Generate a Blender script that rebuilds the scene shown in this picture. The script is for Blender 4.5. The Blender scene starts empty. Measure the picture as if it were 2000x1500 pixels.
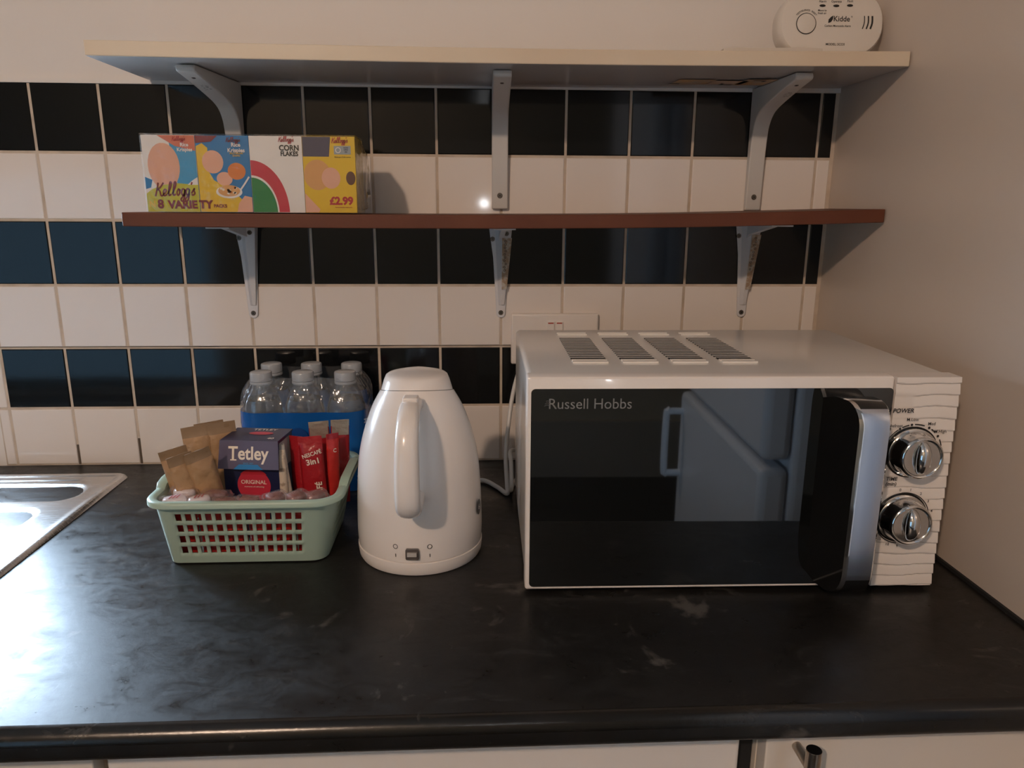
import bpy, bmesh, math, random
from mathutils import Vector, Matrix, noise
random.seed(7)
S = bpy.context.scene
COL = S.collection
PI = math.pi

# ------------------------------------------------------------------ camera, sky, lights, exposure
cam_d = bpy.data.cameras.new('camera'); cam = bpy.data.objects.new('camera', cam_d); COL.objects.link(cam)
PITCH, YAW, ROLL, FPX = 0.23662, 0.051487, 0.00552, 1446.5
cam_d.sensor_fit = 'HORIZONTAL'; cam_d.sensor_width = 36; cam_d.lens = FPX / 2000 * 36; cam_d.clip_start = .02
fw = Vector((math.sin(YAW) * math.cos(PITCH), math.cos(YAW) * math.cos(PITCH), -math.sin(PITCH)))
rt = Vector((math.cos(YAW), -math.sin(YAW), 0)); up = rt.cross(fw)
r2 = math.cos(ROLL) * rt + math.sin(ROLL) * up; u2 = -math.sin(ROLL) * rt + math.cos(ROLL) * up
cm = Matrix.Identity(4)
for i in range(3):
    cm[i][0] = r2[i]; cm[i][1] = u2[i]; cm[i][2] = -fw[i]
CAM = Vector((0.75654, -1.2004, 1.32325))
cam.matrix_world = Matrix.Translation(CAM) @ cm
S.camera = cam

w = bpy.data.worlds.new('sky'); S.world = w; w.use_nodes = True
bg = w.node_tree.nodes['Background']; bg.inputs[0].default_value = (.62, .80, 1, 1); bg.inputs[1].default_value = 98.0   # overcast daylight outside the window

def lamp(name, kind, loc, energy, col, size=.03, rot=None):
    d = bpy.data.lights.new(name, kind); o = bpy.data.objects.new(name, d); COL.objects.link(o)
    d.energy = energy; d.color = col; o.location = loc
    if kind == 'AREA': d.shape = 'RECTANGLE'
    else: d.shadow_soft_size = size
    if rot: o.rotation_euler = rot
    return d
lamp('ceiling_lamp', 'POINT', (-.12, -2.35, 2.40), 78, (1, .73, .545), .045)      # the kitchen's warm lamp, up behind the photographer
lamp('phone_torch', 'POINT', (.79, -1.22, 1.332), .36, (.95, .97, 1), .006)    # the phone's small white light
p = lamp('window_portal', 'AREA', (-.29, .128, 1.265), 1, (1, 1, 1), rot=(-PI / 2, 0, 0)); p.size = .53; p.size_y = .40; p.cycles.is_portal = True
S.view_settings.view_transform = 'Standard'; S.view_settings.look = 'None'
S.view_settings.exposure = 0.0; S.view_settings.gamma = 1; S.view_settings.use_curve_mapping = False

# ------------------------------------------------------------------ materials
M = {}
def mat(name, col, rough=.5, metal=0., spec=None, ior=None, coat=0., coat_rough=.05, trans=0., bump=None, mottles=None, emit=None, alpha=None):
    m = bpy.data.materials.new(name); m.use_nodes = True; nt = m.node_tree; b = nt.nodes['Principled BSDF']
    b.inputs['Base Color'].default_value = (*col, 1); b.inputs['Roughness'].default_value = rough; b.inputs['Metallic'].default_value = metal
    if spec is not None: b.inputs['Specular IOR Level'].default_value = spec
    if ior: b.inputs['IOR'].default_value = ior
    b.inputs['Coat Weight'].default_value = coat; b.inputs['Coat Roughness'].default_value = coat_rough
    b.inputs['Transmission Weight'].default_value = trans
    if bump or mottles:
        tc = nt.nodes.new('ShaderNodeTexCoord')
    if bump:                                  # (scale, strength, distance, detail)
        n = nt.nodes.new('ShaderNodeTexNoise'); n.inputs['Scale'].default_value = bump[0]; n.inputs['Detail'].default_value = bump[3] if len(bump) > 3 else 3
        bp = nt.nodes.new('ShaderNodeBump'); bp.inputs['Strength'].default_value = bump[1]; bp.inputs['Distance'].default_value = bump[2]
        nt.links.new(tc.outputs['Object'], n.inputs['Vector']); nt.links.new(n.outputs['Fac'], bp.inputs['Height']); nt.links.new(bp.outputs['Normal'], b.inputs['Normal'])
    if mottles:                               # (scale, colour2, lo, hi)
        n = nt.nodes.new('ShaderNodeTexNoise'); n.inputs['Scale'].default_value = mottles[0]; n.inputs['Detail'].default_value = 5
        r = nt.nodes.new('ShaderNodeValToRGB'); r.color_ramp.elements[0].position = mottles[2]; r.color_ramp.elements[1].position = mottles[3]
        r.color_ramp.elements[0].color = (*col, 1); r.color_ramp.elements[1].color = (*mottles[1], 1)
        nt.links.new(tc.outputs['Object'], n.inputs['Vector']); nt.links.new(n.outputs['Fac'], r.inputs['Fac']); nt.links.new(r.outputs['Color'], b.inputs['Base Color'])
    M[name] = m; return m

def film_mat(name, tint, gloss, rough=.08, bump=None, haze=0., hazecol=(.8, .85, .9)):
    """thin clear plastic: see-through, with a glossy reflection that grows towards grazing angles"""
    m = bpy.data.materials.new(name); m.use_nodes = True; nt = m.node_tree; nt.nodes.clear()
    out = nt.nodes.new('ShaderNodeOutputMaterial'); tr = nt.nodes.new('ShaderNodeBsdfTransparent'); gl = nt.nodes.new('ShaderNodeBsdfGlossy'); mx = nt.nodes.new('ShaderNodeMixShader'); fr = nt.nodes.new('ShaderNodeMapRange'); lw = nt.nodes.new('ShaderNodeLayerWeight'); pw = nt.nodes.new('ShaderNodeMath'); pw.operation = 'POWER'; pw.inputs[1].default_value = 4.; lw.inputs['Blend'].default_value = .5
    tr.inputs[0].default_value = (*tint, 1); gl.inputs[0].default_value = (1, 1, 1, 1); gl.inputs['Roughness'].default_value = rough
    f0 = ((gloss - 1) / (gloss + 1)) ** 2 * 2; fr.inputs[3].default_value = f0; fr.inputs[4].default_value = .9; nt.links.new(lw.outputs['Facing'], pw.inputs[0]); nt.links.new(pw.outputs[0], fr.inputs[0])
    nt.links.new(fr.outputs[0], mx.inputs[0]); nt.links.new(tr.outputs[0], mx.inputs[1]); nt.links.new(gl.outputs[0], mx.inputs[2])
    last = mx
    if haze:
        df = nt.nodes.new('ShaderNodeBsdfDiffuse'); df.inputs[0].default_value = (*hazecol, 1); m2 = nt.nodes.new('ShaderNodeMixShader'); m2.inputs[0].default_value = haze
        nt.links.new(mx.outputs[0], m2.inputs[1]); nt.links.new(df.outputs[0], m2.inputs[2]); last = m2
    nt.links.new(last.outputs[0], out.inputs[0])
    if bump:
        tc = nt.nodes.new('ShaderNodeTexCoord'); n = nt.nodes.new('ShaderNodeTexNoise'); n.inputs['Scale'].default_value = bump[0]; n.inputs['Detail'].default_value = 2
        bp = nt.nodes.new('ShaderNodeBump'); bp.inputs['Strength'].default_value = bump[1]; bp.inputs['Distance'].default_value = bump[2]
        nt.links.new(tc.outputs['Object'], n.inputs['Vector']); nt.links.new(n.outputs['Fac'], bp.inputs['Height']); nt.links.new(bp.outputs['Normal'], gl.inputs['Normal']); nt.links.new(bp.outputs['Normal'], lw.inputs['Normal'])
    M[name] = m; return m

mat('plaster', (.76, .71, .66), .75, bump=(60, .15, .002))
mat('tile_white', (.80, .73, .67), .08, bump=(9, .10, .0010, 1))
mat('tile_black', (.005, .0055, .006), .08, spec=.36, bump=(9, .10, .0009, 1))
mat('grout', (.60, .50, .40), .85, mottles=(25, (.42, .34, .26), .45, .75))
mat('grout_dark', (.10, .075, .055), .9)
mat('wall_panel', (.60, .51, .43), .38, coat=.25, coat_rough=.18, bump=(14, .10, .002, 2))
mat('room_wall', (.27, .245, .19), .8)
mat('ceiling_paint', (.5, .47, .43), .9)
mat('dark_floor', (.012, .012, .012), .5)
mat('skirting', (.22, .21, .18), .6)
mat('window_frame', (.75, .77, .8), .4)
film_mat('window_pane', (.98, .99, 1), 1.45, .0)
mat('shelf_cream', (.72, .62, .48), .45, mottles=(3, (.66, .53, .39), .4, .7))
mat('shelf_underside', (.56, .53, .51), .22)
mat('tape', (.62, .40, .20), .5, mottles=(40, (.50, .42, .33), .4, .6)); mat('black_print', (.015, .014, .013), .6)
mat('wood_brown', (.135, .044, .022), .5, spec=.3, mottles=(6, (.10, .030, .015), .35, .7), bump=(40, .08, .001))
mat('bracket_grey', (.62, .60, .57), .4); mat('bracket_white', (.66, .65, .66), .35)
mat('screw', (.16, .14, .12), .35, .8); mat('rust', (.34, .24, .16), .7, mottles=(150, (.50, .46, .40), .45, .6))
mat('white_gloss', (.83, .77, .72), .22, coat=.3, coat_rough=.06)
mat('white_plastic', (.82, .76, .71), .30)
mat('white_enamel', (.80, .76, .71), .16, bump=(30, .02, .001))
mat('grey_plastic', (.48, .45, .42), .4)
mat('door_glass', (.004, .0045, .0045), .025, ior=2.0)
mat('black_gloss', (.008, .008, .008), .08); mat('black_rubber', (.01, .01, .01), .7); mat('dark_slot', (.012, .013, .016), .5)
mat('chrome', (.78, .77, .76), .07, 1.); mat('brushed_chrome', (.62, .64, .70), .24, 1.)
mat('nickel', (.42, .36, .30), .28, 1.)
mat('logo_grey', (.20, .20, .195), .5); mat('logo_dim', (.055, .055, .052), .5)
mat('alarm_white', (.70, .64, .57), .5); mat('paper', (.62, .55, .47), .7); mat('paper_pink', (.6, .47, .38), .7)
mat('switch_red', (.45, .05, .03), .4); mat('smoked', (.09, .075, .07), .12, coat=.5)
mat('cord_white', (.68, .68, .67), .45)
mat('appliance', (.82, .76, .70), .25); mat('cupboard_door', (.78, .71, .63), .2, coat=.5, coat_rough=.1); mat('carcass', (.70, .60, .48), .55)
mat('fridge', (.78, .86, .95), .3); mat('fridge_gap', (.02, .03, .03), .6)  # fridge tinted blue: cool daylight on it is put into the colour
mat('basket_green', (.36, .47, .38), .36, bump=(40, .03, .001))
mat('cap_white', (.50, .53, .56), .25, trans=.25); mat('band_blue', (.006, .095, .36), .22, bump=(22, .25, .006), mottles=(7, (.012, .17, .50), .45, .75)); mat('band_navy', (.008, .05, .22), .3); mat('pale_print', (.45, .55, .68), .4)
film_mat('bottle_clear', (.92, .95, .98), 1.5, .05, bump=(45, .35, .005), haze=.06, hazecol=(.6, .68, .75)); film_mat('wrap_clear', (.95, .97, .99), 1.45, .10, bump=(38, .8, .008), haze=.07)
mat('water', (.93, .97, 1), .0, trans=1., ior=1.33)
film_mat('cereal_film', (.97, .97, .96), 1.33, .08, bump=(60, .5, .004)); film_mat('sweet_film', (.97, .93, .92), 1.5, .12, bump=(90, .9, .004), haze=.08, hazecol=(.8, .7, .7))
# print inks
for n_, c_ in dict(ink_white=(.78, .74, .71), ink_cream=(.82, .72, .60), ink_red=(.42, .018, .03), ink_crimson=(.52, .03, .055), ink_maroon=(.20, .018, .02), ink_blue=(.012, .17, .42), ink_sky=(.05, .30, .55), ink_navy=(.012, .018, .075),
                   ink_lime=(.50, .47, .02), ink_yellow=(.72, .47, .02), ink_orange=(.66, .20, .04), ink_coral=(.60, .16, .09), ink_peach=(.74, .40, .28), ink_green=(.015, .20, .045), ink_black=(.012, .011, .010), ink_tan=(.66, .34, .12), ink_brown=(.10, .035, .018), ink_grey=(.32, .36, .38), ink_plum=(.05, .045, .085)).items():
    mat(n_, c_, .32)
mat('card_navy', (.010, .014, .055), .35); mat('card_lid_glare', (.095, .080, .135), .30); mat('card_grey', (.38, .35, .32), .7)  # lid flap card carries its purple grey glare in the base colour
mat('kraft', (.40, .235, .115), .42, bump=(55, .8, .005), mottles=(30, (.33, .19, .09), .4, .7)); mat('kraft_crimp', (.24, .15, .08), .5)
mat('foil_red', (.34, .010, .016), .28, bump=(70, .5, .004)); mat('foil_bright', (.50, .022, .018), .28, bump=(70, .5, .004)); mat('foil_silver', (.42, .36, .29), .32, .6, bump=(120, .6, .002))
mat('biscuit', (.27, .10, .075), .55, mottles=(70, (.15, .045, .04), .4, .65)); mat('stick_paper', (.62, .52, .40), .5, mottles=(60, (.30, .22, .16), .55, .62)); mat('wrap_white', (.80, .76, .78), .3, bump=(90, .5, .003))

def frosted():
    m = bpy.data.materials.new('frosted'); m.use_nodes = True; nt = m.node_tree; nt.nodes.clear(); out = nt.nodes.new('ShaderNodeOutputMaterial'); t = nt.nodes.new('ShaderNodeBsdfTranslucent'); t.inputs[0].default_value = (.086, .104, .113, 1); nt.links.new(t.outputs[0], out.inputs[0]); M['frosted'] = m
frosted()
def steel():
    m = mat('steel', (.66, .65, .64), .2, 1.); nt = m.node_tree; b = nt.nodes['Principled BSDF']
    tc = nt.nodes.new('ShaderNodeTexCoord'); mp = nt.nodes.new('ShaderNodeMapping'); mp.inputs['Scale'].default_value = (6, 220, 1); n = nt.nodes.new('ShaderNodeTexNoise'); n.inputs['Scale'].default_value = 3
    r = nt.nodes.new('ShaderNodeMapRange'); r.inputs[3].default_value = .16; r.inputs[4].default_value = .34
    nt.links.new(tc.outputs['Object'], mp.inputs[0]); nt.links.new(mp.outputs[0], n.inputs['Vector']); nt.links.new(n.outputs['Fac'], r.inputs[0]); nt.links.new(r.outputs[0], b.inputs['Roughness'])
steel()
def worktop_mat(name, r0, r1):
    m = mat(name, (.012, .011, .010), .3); nt = m.node_tree; b = nt.nodes['Principled BSDF']; L = nt.links.new
    tc = nt.nodes.new('ShaderNodeTexCoord')
    def nz(scale, detail, rough=.6, stretch=None, dist=0.):
        n = nt.nodes.new('ShaderNodeTexNoise'); n.inputs['Scale'].default_value = scale; n.inputs['Detail'].default_value = detail; n.inputs['Roughness'].default_value = rough; n.inputs['Distortion'].default_value = dist
        if stretch:
            mp = nt.nodes.new('ShaderNodeMapping'); mp.inputs['Scale'].default_value = stretch; mp.inputs['Rotation'].default_value = (0, 0, .5); L(tc.outputs['Object'], mp.inputs[0]); L(mp.outputs[0], n.inputs['Vector'])
        else: L(tc.outputs['Object'], n.inputs['Vector'])
        return n.outputs['Fac']
    def ramp(f, lo, hi, c0, c1):
        r = nt.nodes.new('ShaderNodeValToRGB'); r.color_ramp.elements[0].position = lo; r.color_ramp.elements[1].position = hi
        r.color_ramp.elements[0].color = (*c0, 1); r.color_ramp.elements[1].color = (*c1, 1); L(f, r.inputs[0]); return r.outputs[0]
    def add(a, c):
        x = nt.nodes.new('ShaderNodeMix'); x.data_type = 'RGBA'; x.blend_type = 'ADD'; x.inputs[0].default_value = 1; L(a, x.inputs[6]); L(c, x.inputs[7]); return x.outputs[2]
    base = ramp(nz(5, 6, .65), .3, .75, (.004, .0037, .0033), (.013, .0118, .0105))
    blots = ramp(nz(17, 5, .6, dist=.6), .62, .70, (0, 0, 0), (.060, .055, .050))
    flecks = ramp(nz(95, 3, .6), .72, .78, (0, 0, 0), (.05, .047, .044))
    streak = ramp(nz(9, 6, .7, (1, 3.2, 1), .8), .58, .72, (0, 0, 0), (.022, .021, .020))
    L(add(add(add(base, blots), flecks), streak), b.inputs['Base Color'])
    rr = nt.nodes.new('ShaderNodeMapRange'); rr.inputs[3].default_value = r0; rr.inputs[4].default_value = r1; rr.inputs[1].default_value = .34; rr.inputs[2].default_value = .66; b.inputs['IOR'].default_value = 1.47; L(nz(24, 10, .8, (1, 1.7, 1), .5), rr.inputs[0]); L(rr.outputs[0], b.inputs['Roughness'])
    bp = nt.nodes.new('ShaderNodeBump'); bp.inputs['Strength'].default_value = .30; bp.inputs['Distance'].default_value = .0006; L(nz(60, 8, .75), bp.inputs['Height']); L(bp.outputs[0], b.inputs['Normal'])
worktop_mat('worktop', .25, .52); worktop_mat('worktop_edge', .14, .24)

# ------------------------------------------------------------------ mesh helpers
class F:
    """a flat frame: origin, right, up; n points out of the face"""
    def __init__(s, o, r=(1, 0, 0), u=(0, 0, 1)):
        s.o = Vector(o); s.r = Vector(r).normalized(); s.u = Vector(u).normalized(); s.n = s.r.cross(s.u)
    def __call__(s, a, b, c=0.): return s.o + a * s.r + b * s.u + c * s.n

def catmull(pts, k=6, closed=False):
    P = [Vector(p) for p in pts]; n = len(P); out = []
    rng = range(n) if closed else range(n - 1)
    for i in rng:
        p0 = P[(i - 1) % n] if (closed or i > 0) else P[0]; p1 = P[i]; p2 = P[(i + 1) % n]; p3 = P[(i + 2) % n] if (closed or i + 2 < n) else P[-1]
        for j in range(k):
            t = j / k; out.append(.5 * ((2 * p1) + (p2 - p0) * t + (2 * p0 - 5 * p1 + 4 * p2 - p3) * t * t + (3 * p1 - p0 - 3 * p2 + p3) * t ** 3))
    if not closed: out.append(P[-1])
    return out

class MB:
    def __init__(s): s.bm = bmesh.new(); s.mats = []
    def mi(s, m):
        if m not in s.mats: s.mats.append(m)
        return s.mats.index(m)
    def face(s, vs, m):
        try: f = s.bm.faces.new(vs); f.material_index = s.mi(m); return f
        except ValueError: return None
    def v(s, p): return s.bm.verts.new(p)
    def box(s, lo, hi, m, X=None):
        c = [(x, y, z) for x in (lo[0], hi[0]) for y in (lo[1], hi[1]) for z in (lo[2], hi[2])]
        vs = [s.v(X @ Vector(p) if X else p) for p in c]
        for q in ((0, 1, 3, 2), (4, 6, 7, 5), (0, 4, 5, 1), (2, 3, 7, 6), (0, 2, 6, 4), (1, 5, 7, 3)): s.face([vs[i] for i in q], m)
        return s
    def rings(s, rings, m, cap0=True, cap1=True, closed=True):
        R_ = [[s.v(p) for p in r] for r in rings]; n = len(R_[0])
        for a, b in zip(R_, R_[1:]):
            for i in range(n if closed else n - 1): s.face([a[i], a[(i + 1) % n], b[(i + 1) % n], b[i]], m)
        if cap0: s.face(R_[0][::-1], m)
        if cap1: s.face(R_[-1], m)
        return s
    def lathe(s, prof, m, c=(0, 0, 0), seg=40, cap0=True, cap1=True, X=None):
        c = Vector(c); rs = []
        for (r, z) in prof:
            ring = [c + Vector((r * math.cos(2 * PI * i / seg), r * math.sin(2 * PI * i / seg), z)) for i in range(seg)]
            rs.append([X @ p for p in ring] if X else ring)
        return s.rings(rs, m, cap0, cap1)
    def cyl(s, p0, p1, r0, m, r1=None, seg=20, cap=True):
        p0 = Vector(p0); p1 = Vector(p1); r1 = r0 if r1 is None else r1; d = (p1 - p0).normalized(); a = d.orthogonal().normalized(); b = d.cross(a)
        return s.rings([[q + r * (math.cos(2 * PI * i / seg) * a + math.sin(2 * PI * i / seg) * b) for i in range(seg)] for q, r in ((p0, r0), (p1, r1))], m, cap, cap)
    def tube(s, pts, r, m, seg=10, k=6):
        P = catmull(pts, k) if k else [Vector(p) for p in pts]; rs = []; a = None
        for i, p in enumerate(P):
            d = (P[min(i + 1, len(P) - 1)] - P[max(i - 1, 0)]).normalized()
            a = d.orthogonal().normalized() if a is None else (a - d * a.dot(d)).normalized()
            b = d.cross(a); rs.append([p + r * (math.cos(2 * PI * j / seg) * a + math.sin(2 * PI * j / seg) * b) for j in range(seg)])
        return s.rings(rs, m)
    def prism(s, poly, fr, d0, d1, m):
        """2D polygon in frame fr, from depth d0 to d1 along the normal"""
        return s.rings([[fr(a, b, d0) for a, b in poly], [fr(a, b, d1) for a, b in poly]], m)
    def poly(s, pts, fr, h, m):
        s.face([s.v(fr(a, b, h)) for a, b in pts], m); return s
    def ell(s, cx, cy, rx, ry, fr, h, m, seg=28, a0=0., a1=2 * PI):
        full = abs(a1 - a0 - 2 * PI) < 1e-6
        pts = [(cx + rx * math.cos(a0 + (a1 - a0) * i / seg), cy + ry * math.sin(a0 + (a1 - a0) * i / seg)) for i in range(seg if full else seg + 1)]
        return s.poly(pts, fr, h, m)
    def arc(s, cx, cy, r, wd, fr, h, m, a0=0., a1=2 * PI, seg=40):
        pts = [(cx + r * math.cos(a0 + (a1 - a0) * i / seg), cy + r * math.sin(a0 + (a1 - a0) * i / seg)) for i in range(seg + 1)]
        return s.ribbon(pts, wd, fr, h, m, 0)
    def ribbon(s, pts, wd, fr, h, m, k=5):
        P = catmull([(x, y, 0) for x, y in pts], k) if k else [Vector((x, y, 0)) for x, y in pts]
        L_, R_ = [], []
        for i, p in enumerate(P):
            d = P[min(i + 1, len(P) - 1)] - P[max(i - 1, 0)]
            if d.length < 1e-9: d = Vector((1, 0, 0))
            d.normalize(); nn = Vector((-d.y, d.x, 0)) * wd / 2
            L_.append(s.v(fr(p.x + nn.x, p.y + nn.y, h))); R_.append(s.v(fr(p.x - nn.x, p.y - nn.y, h)))
        for i in range(len(P) - 1): s.face([R_[i], R_[i + 1], L_[i + 1], L_[i]], m)
        return s
    def text(s, t, size, fr, x, y, m, h=.0004, bold=0., shear=0., align='CENTER', rot=0., sx=1., space=1., bend=None):
        cu = bpy.data.curves.new('t', 'FONT'); cu.body = t; cu.size = size; cu.offset = bold * size; cu.shear = shear; cu.align_x = align; cu.align_y = 'CENTER'; cu.space_character = space; cu.resolution_u = 3
        o = bpy.data.objects.new('t', cu); COL.objects.link(o)
        dg = bpy.context.evaluated_depsgraph_get(); me = bpy.data.meshes.new_from_object(o.evaluated_get(dg)); bpy.data.objects.remove(o); bpy.data.curves.remove(cu)
        c_, s_ = math.cos(rot), math.sin(rot); vs = []
        for v in me.vertices:
            a, b = v.co.x * sx, v.co.y
            if bend:                                        # bend = radius of a circle the line of words follows
                an = PI / 2 - a / bend; a, b = (bend + b) * math.cos(an), (bend + b) * math.sin(an)
            vs.append(s.v(fr(x + a * c_ - b * s_, y + a * s_ + b * c_, h)))
        for p in me.polygons: s.face([vs[i] for i in p.vertices], m)
        bpy.data.meshes.remove(me); return s
    def build(s, name, parent=None, local=True, bevel=None, solid=None, smooth=35, subsurf=0, recalc=False):
        bm = s.bm
        if recalc: bmesh.ops.recalc_face_normals(bm, faces=bm.faces)
        if parent is not None and not local: bm.transform(PM[parent.name].inverted())
        me = bpy.data.meshes.new(name); bm.to_mesh(me); bm.free()
        for m in s.mats: me.materials.append(M[m])
        if smooth:
            me.polygons.foreach_set('use_smooth', [True] * len(me.polygons)); me.set_sharp_from_angle(angle=math.radians(smooth))
        o = bpy.data.objects.new(name, me); COL.objects.link(o)
        if parent is not None: o.parent = parent
        if solid:
            q = o.modifiers.new('thickness', 'SOLIDIFY'); q.thickness = solid; q.offset = 0
        if bevel:
            q = o.modifiers.new('bevel', 'BEVEL'); q.width = bevel; q.segments = 3; q.limit_method = 'ANGLE'; q.angle_limit = math.radians(40)
        if subsurf:
            q = o.modifiers.new('smooth', 'SUBSURF'); q.levels = q.render_levels = subsurf
        return o

PM = {}
def thing(name, label, cat, loc=(0, 0, 0), rz=0., group=None):
    o = bpy.data.objects.new(name, None); COL.objects.link(o); o.location = loc; o.rotation_euler = (0, 0, rz); o.empty_display_size = .02
    o['label'] = label; o['category'] = cat
    if group: o['group'] = group
    PM[o.name] = Matrix.Translation(loc) @ Matrix.Rotation(rz, 4, 'Z'); return o
def tag(o, label, cat, group=None):
    o['label'] = label; o['category'] = cat
    if group: o['group'] = group
    return o
def struct(o, label=None):
    o['kind'] = 'structure'
    if label: o['label'] = label
    return o
def relabel(o, label): o['label'] = label; return o

# ------------------------------------------------------------------ the room
WX = 1.328                                   # face of the right-hand wall
ROWS = [1.4975, 1.3975, 1.2975, 1.1975, 1.0975, .9975, .9]
b = MB(); x0, x1, z0, z1 = -.56, -.020, 1.06, 1.47
b.box((-2.6, .002, 0), (x0, .14, 2.5), 'plaster').box((x1, .002, 0), (2.4, .14, 2.5), 'plaster').box((x0, .002, 0), (x1, .14, z0), 'plaster').box((x0, .002, z1), (x1, .14, 2.5), 'plaster')
struct(b.build('wall_back'), 'cream plastered back wall above the tiles')
b = MB(); b.box((x0, .08, z0), (x1, .12, z0 + .035), 'window_frame').box((x0, .08, z1 - .05), (x1, .12, z1), 'window_frame').box((x0, .08, z0), (x0 + .05, .12, z1), 'window_frame').box((x1 - .02, .08, z0), (x1, .12, z1), 'window_frame')
wf = struct(b.build('window_1'), 'white framed kitchen window left of the shelves')
pn = MB().box((x0 + .05, .098, z0 + .05), (x1 - .02, .102, z1 - .05), 'window_pane').build('pane', wf)

b = MB()                                     # tiled splashback: every tile a shallow bevelled slab on a bed of grout
b.box((-.018, .0012, .9), (WX, .0035, 1.4975), 'grout'); b.box((-.018, -.0010, 1.4958), (WX, .0030, 1.5030), 'plaster')
def tile(xa, xb, za, zb, m):
    g = .0018; xa += g; xb -= g; za += g; zb -= g; e = .0016
    tx, tz = random.uniform(-.0016, .0016), random.uniform(-.0016, .0016); cx, cz = (xa + xb) / 2, (za + zb) / 2
    def P(x, z, y): return b.v((x, y + (x - cx) * tx + (z - cz) * tz, z))
    o = [P(xa, za, .0015), P(xb, za, .0015), P(xb, zb, .0015), P(xa, zb, .0015)]
    k = [P(xa + e * .4, za + e * .4, .0004), P(xb - e * .4, za + e * .4, .0004), P(xb - e * .4, zb - e * .4, .0004), P(xa + e * .4, zb - e * .4, .0004)]
    i = [P(xa + e, za + e, 0), P(xb - e, za + e, 0), P(xb - e, zb - e, 0), P(xa + e, zb - e, 0)]
    for A, B in ((o, k), (k, i)):
        for j in range(4): b.face([A[j], A[(j + 1) % 4], B[(j + 1) % 4], B[j]], m)
    b.face(i, m)
for r in range(6):
    for c in range(-1, 14):
        xa, xb = max(c * .1, -.018), min(c * .1 + .1, WX - .004)
        tile(xa, xb, ROWS[r + 1], ROWS[r], 'tile_white' if (r % 2 or (r == 4 and c < 0)) else 'tile_black')
for xa, xb in ((-.05, .345), (.31, .62), (.55, .9)): b.box((xa, .0006, 1.0985), (xb, .0013, 1.0994), 'grout_dark')
for xx in (.1, .2): b.box((xx - .0015, .0004, .901), (xx + .0018, .0013, .925 + xx * .1), 'grout_dark')
struct(b.build('wall_tiles', smooth=12), 'black and white checked tile splashback')
struct(MB().box((WX, -.86, 0), (WX + .07, .05, 2.5), 'wall_panel').build('wall_right'), 'warm white side wall at the right end of the worktop')
struct(MB().box((2.35, -3.3, 0), (2.42, .05, 2.5), 'room_wall').build('wall_right_far')); struct(MB().box((-2.67, -3.3, 0), (-2.6, .14, 2.5), 'room_wall').build('wall_left'))
struct(MB().box((-2.6, -3.3, 0), (-2.4, -3.23, 2.5), 'room_wall').box((-.75, -3.3, 0), (2.4, -3.23, 2.5), 'room_wall').box((-2.4, -3.3, 1.5), (-.75, -3.23, 2.5), 'room_wall').box((-2.4, -3.3, 0), (-.75, -3.23, .1), 'room_wall').build('wall_front'))
wd = struct(MB().box((-2.4, -3.28, .1), (-2.36, -3.24, 1.5), 'window_frame').box((-.79, -3.28, .1), (-.75, -3.24, 1.5), 'window_frame').box((-2.36, -3.28, .1), (-.79, -3.24, .14), 'window_frame').box((-2.36, -3.28, 1.46), (-.79, -3.24, 1.5), 'window_frame').build('added_window'), 'frosted window added behind the photographer for bluish tile reflections'); MB().box((-2.36, -3.262, .14), (-.79, -3.260, 1.46), 'frosted').build('pane', wd)  # added pane out of view, sized to reflect blue in the left tiles
struct(MB().box((-2.67, -3.3, 2.45), (2.4, .1, 2.5), 'ceiling_paint').build('ceiling')); struct(MB().box((-2.67, -3.3, -.04), (2.4, .1, 0), 'dark_floor').build('floor'))
struct(MB().box((-.75, -3.23, 0), (2.35, -3.2, .29), 'skirting').build('baseboard_front'))
struct(MB().box((WX - .0035, -.655, .8995), (WX, 0, .9045), 'black_rubber').build('trim_1'), 'black sealant line between worktop and side wall')

# fridge freezer round the corner (seen in the microwave door)
fr_ = thing('fridge_freezer', 'tall pale fridge freezer mirrored in the dark microwave door', 'fridge', (1.27, -1.3, 0))
MB().box((1.325, -1.60, .04), (1.93, -.99, 1.75), 'fridge').build('cabinet', fr_, False, bevel=.012)
MB().box((1.267, -1.60, .865), (1.322, -.99, 1.75), 'fridge').build('door', fr_, False, bevel=.015); d2 = MB().box((1.267, -1.60, .07), (1.322, -.99, .85), 'fridge').build('door', fr_, False, bevel=.015)
MB().tube([(1.268, -1.57, .80), (1.235, -1.57, .80), (1.225, -1.57, .79), (1.225, -1.57, .64), (1.235, -1.57, .63), (1.268, -1.57, .63)], .009, 'fridge', k=4).build('handle', fr_, False)
MB().box((1.35, -1.58, 0), (1.9, -1.0, .04), 'fridge_gap').build('plinth', fr_, False)

# ------------------------------------------------------------------ worktop, sink drainer, units below
YF, TH, RD = -.660, .031, .0125
prof = [(-.0005, .9), (YF + RD, .9)] + [(YF + RD - RD * math.sin(a), .9 - RD + RD * math.cos(a)) for a in [PI / 2 * i / 8 for i in range(1, 9)]]
prof += [(YF + RD * .8 - RD * .8 * math.cos(a), .9 - TH + RD * .8 - RD * .8 * math.sin(a)) for a in [PI / 2 * i / 6 for i in range(0, 7)]] + [(-.0005, .9 - TH)]
b = MB(); nx = 2
b.rings([[(x, y, z) for y, z in prof] for x in (-1.6, WX - .0005)], 'worktop')
bmesh.ops.recalc_face_normals(b.bm, faces=b.bm.faces)
for f in b.bm.faces:
    f.normal_update()
    if f.normal.y < -.08 and f.normal.z > .08 and abs(f.normal.x) < .1: f.material_index = b.mi('worktop_edge')
tag(b.build('worktop'), 'black mottled worktop with a rounded front edge running along the wall', 'worktop')

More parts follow.
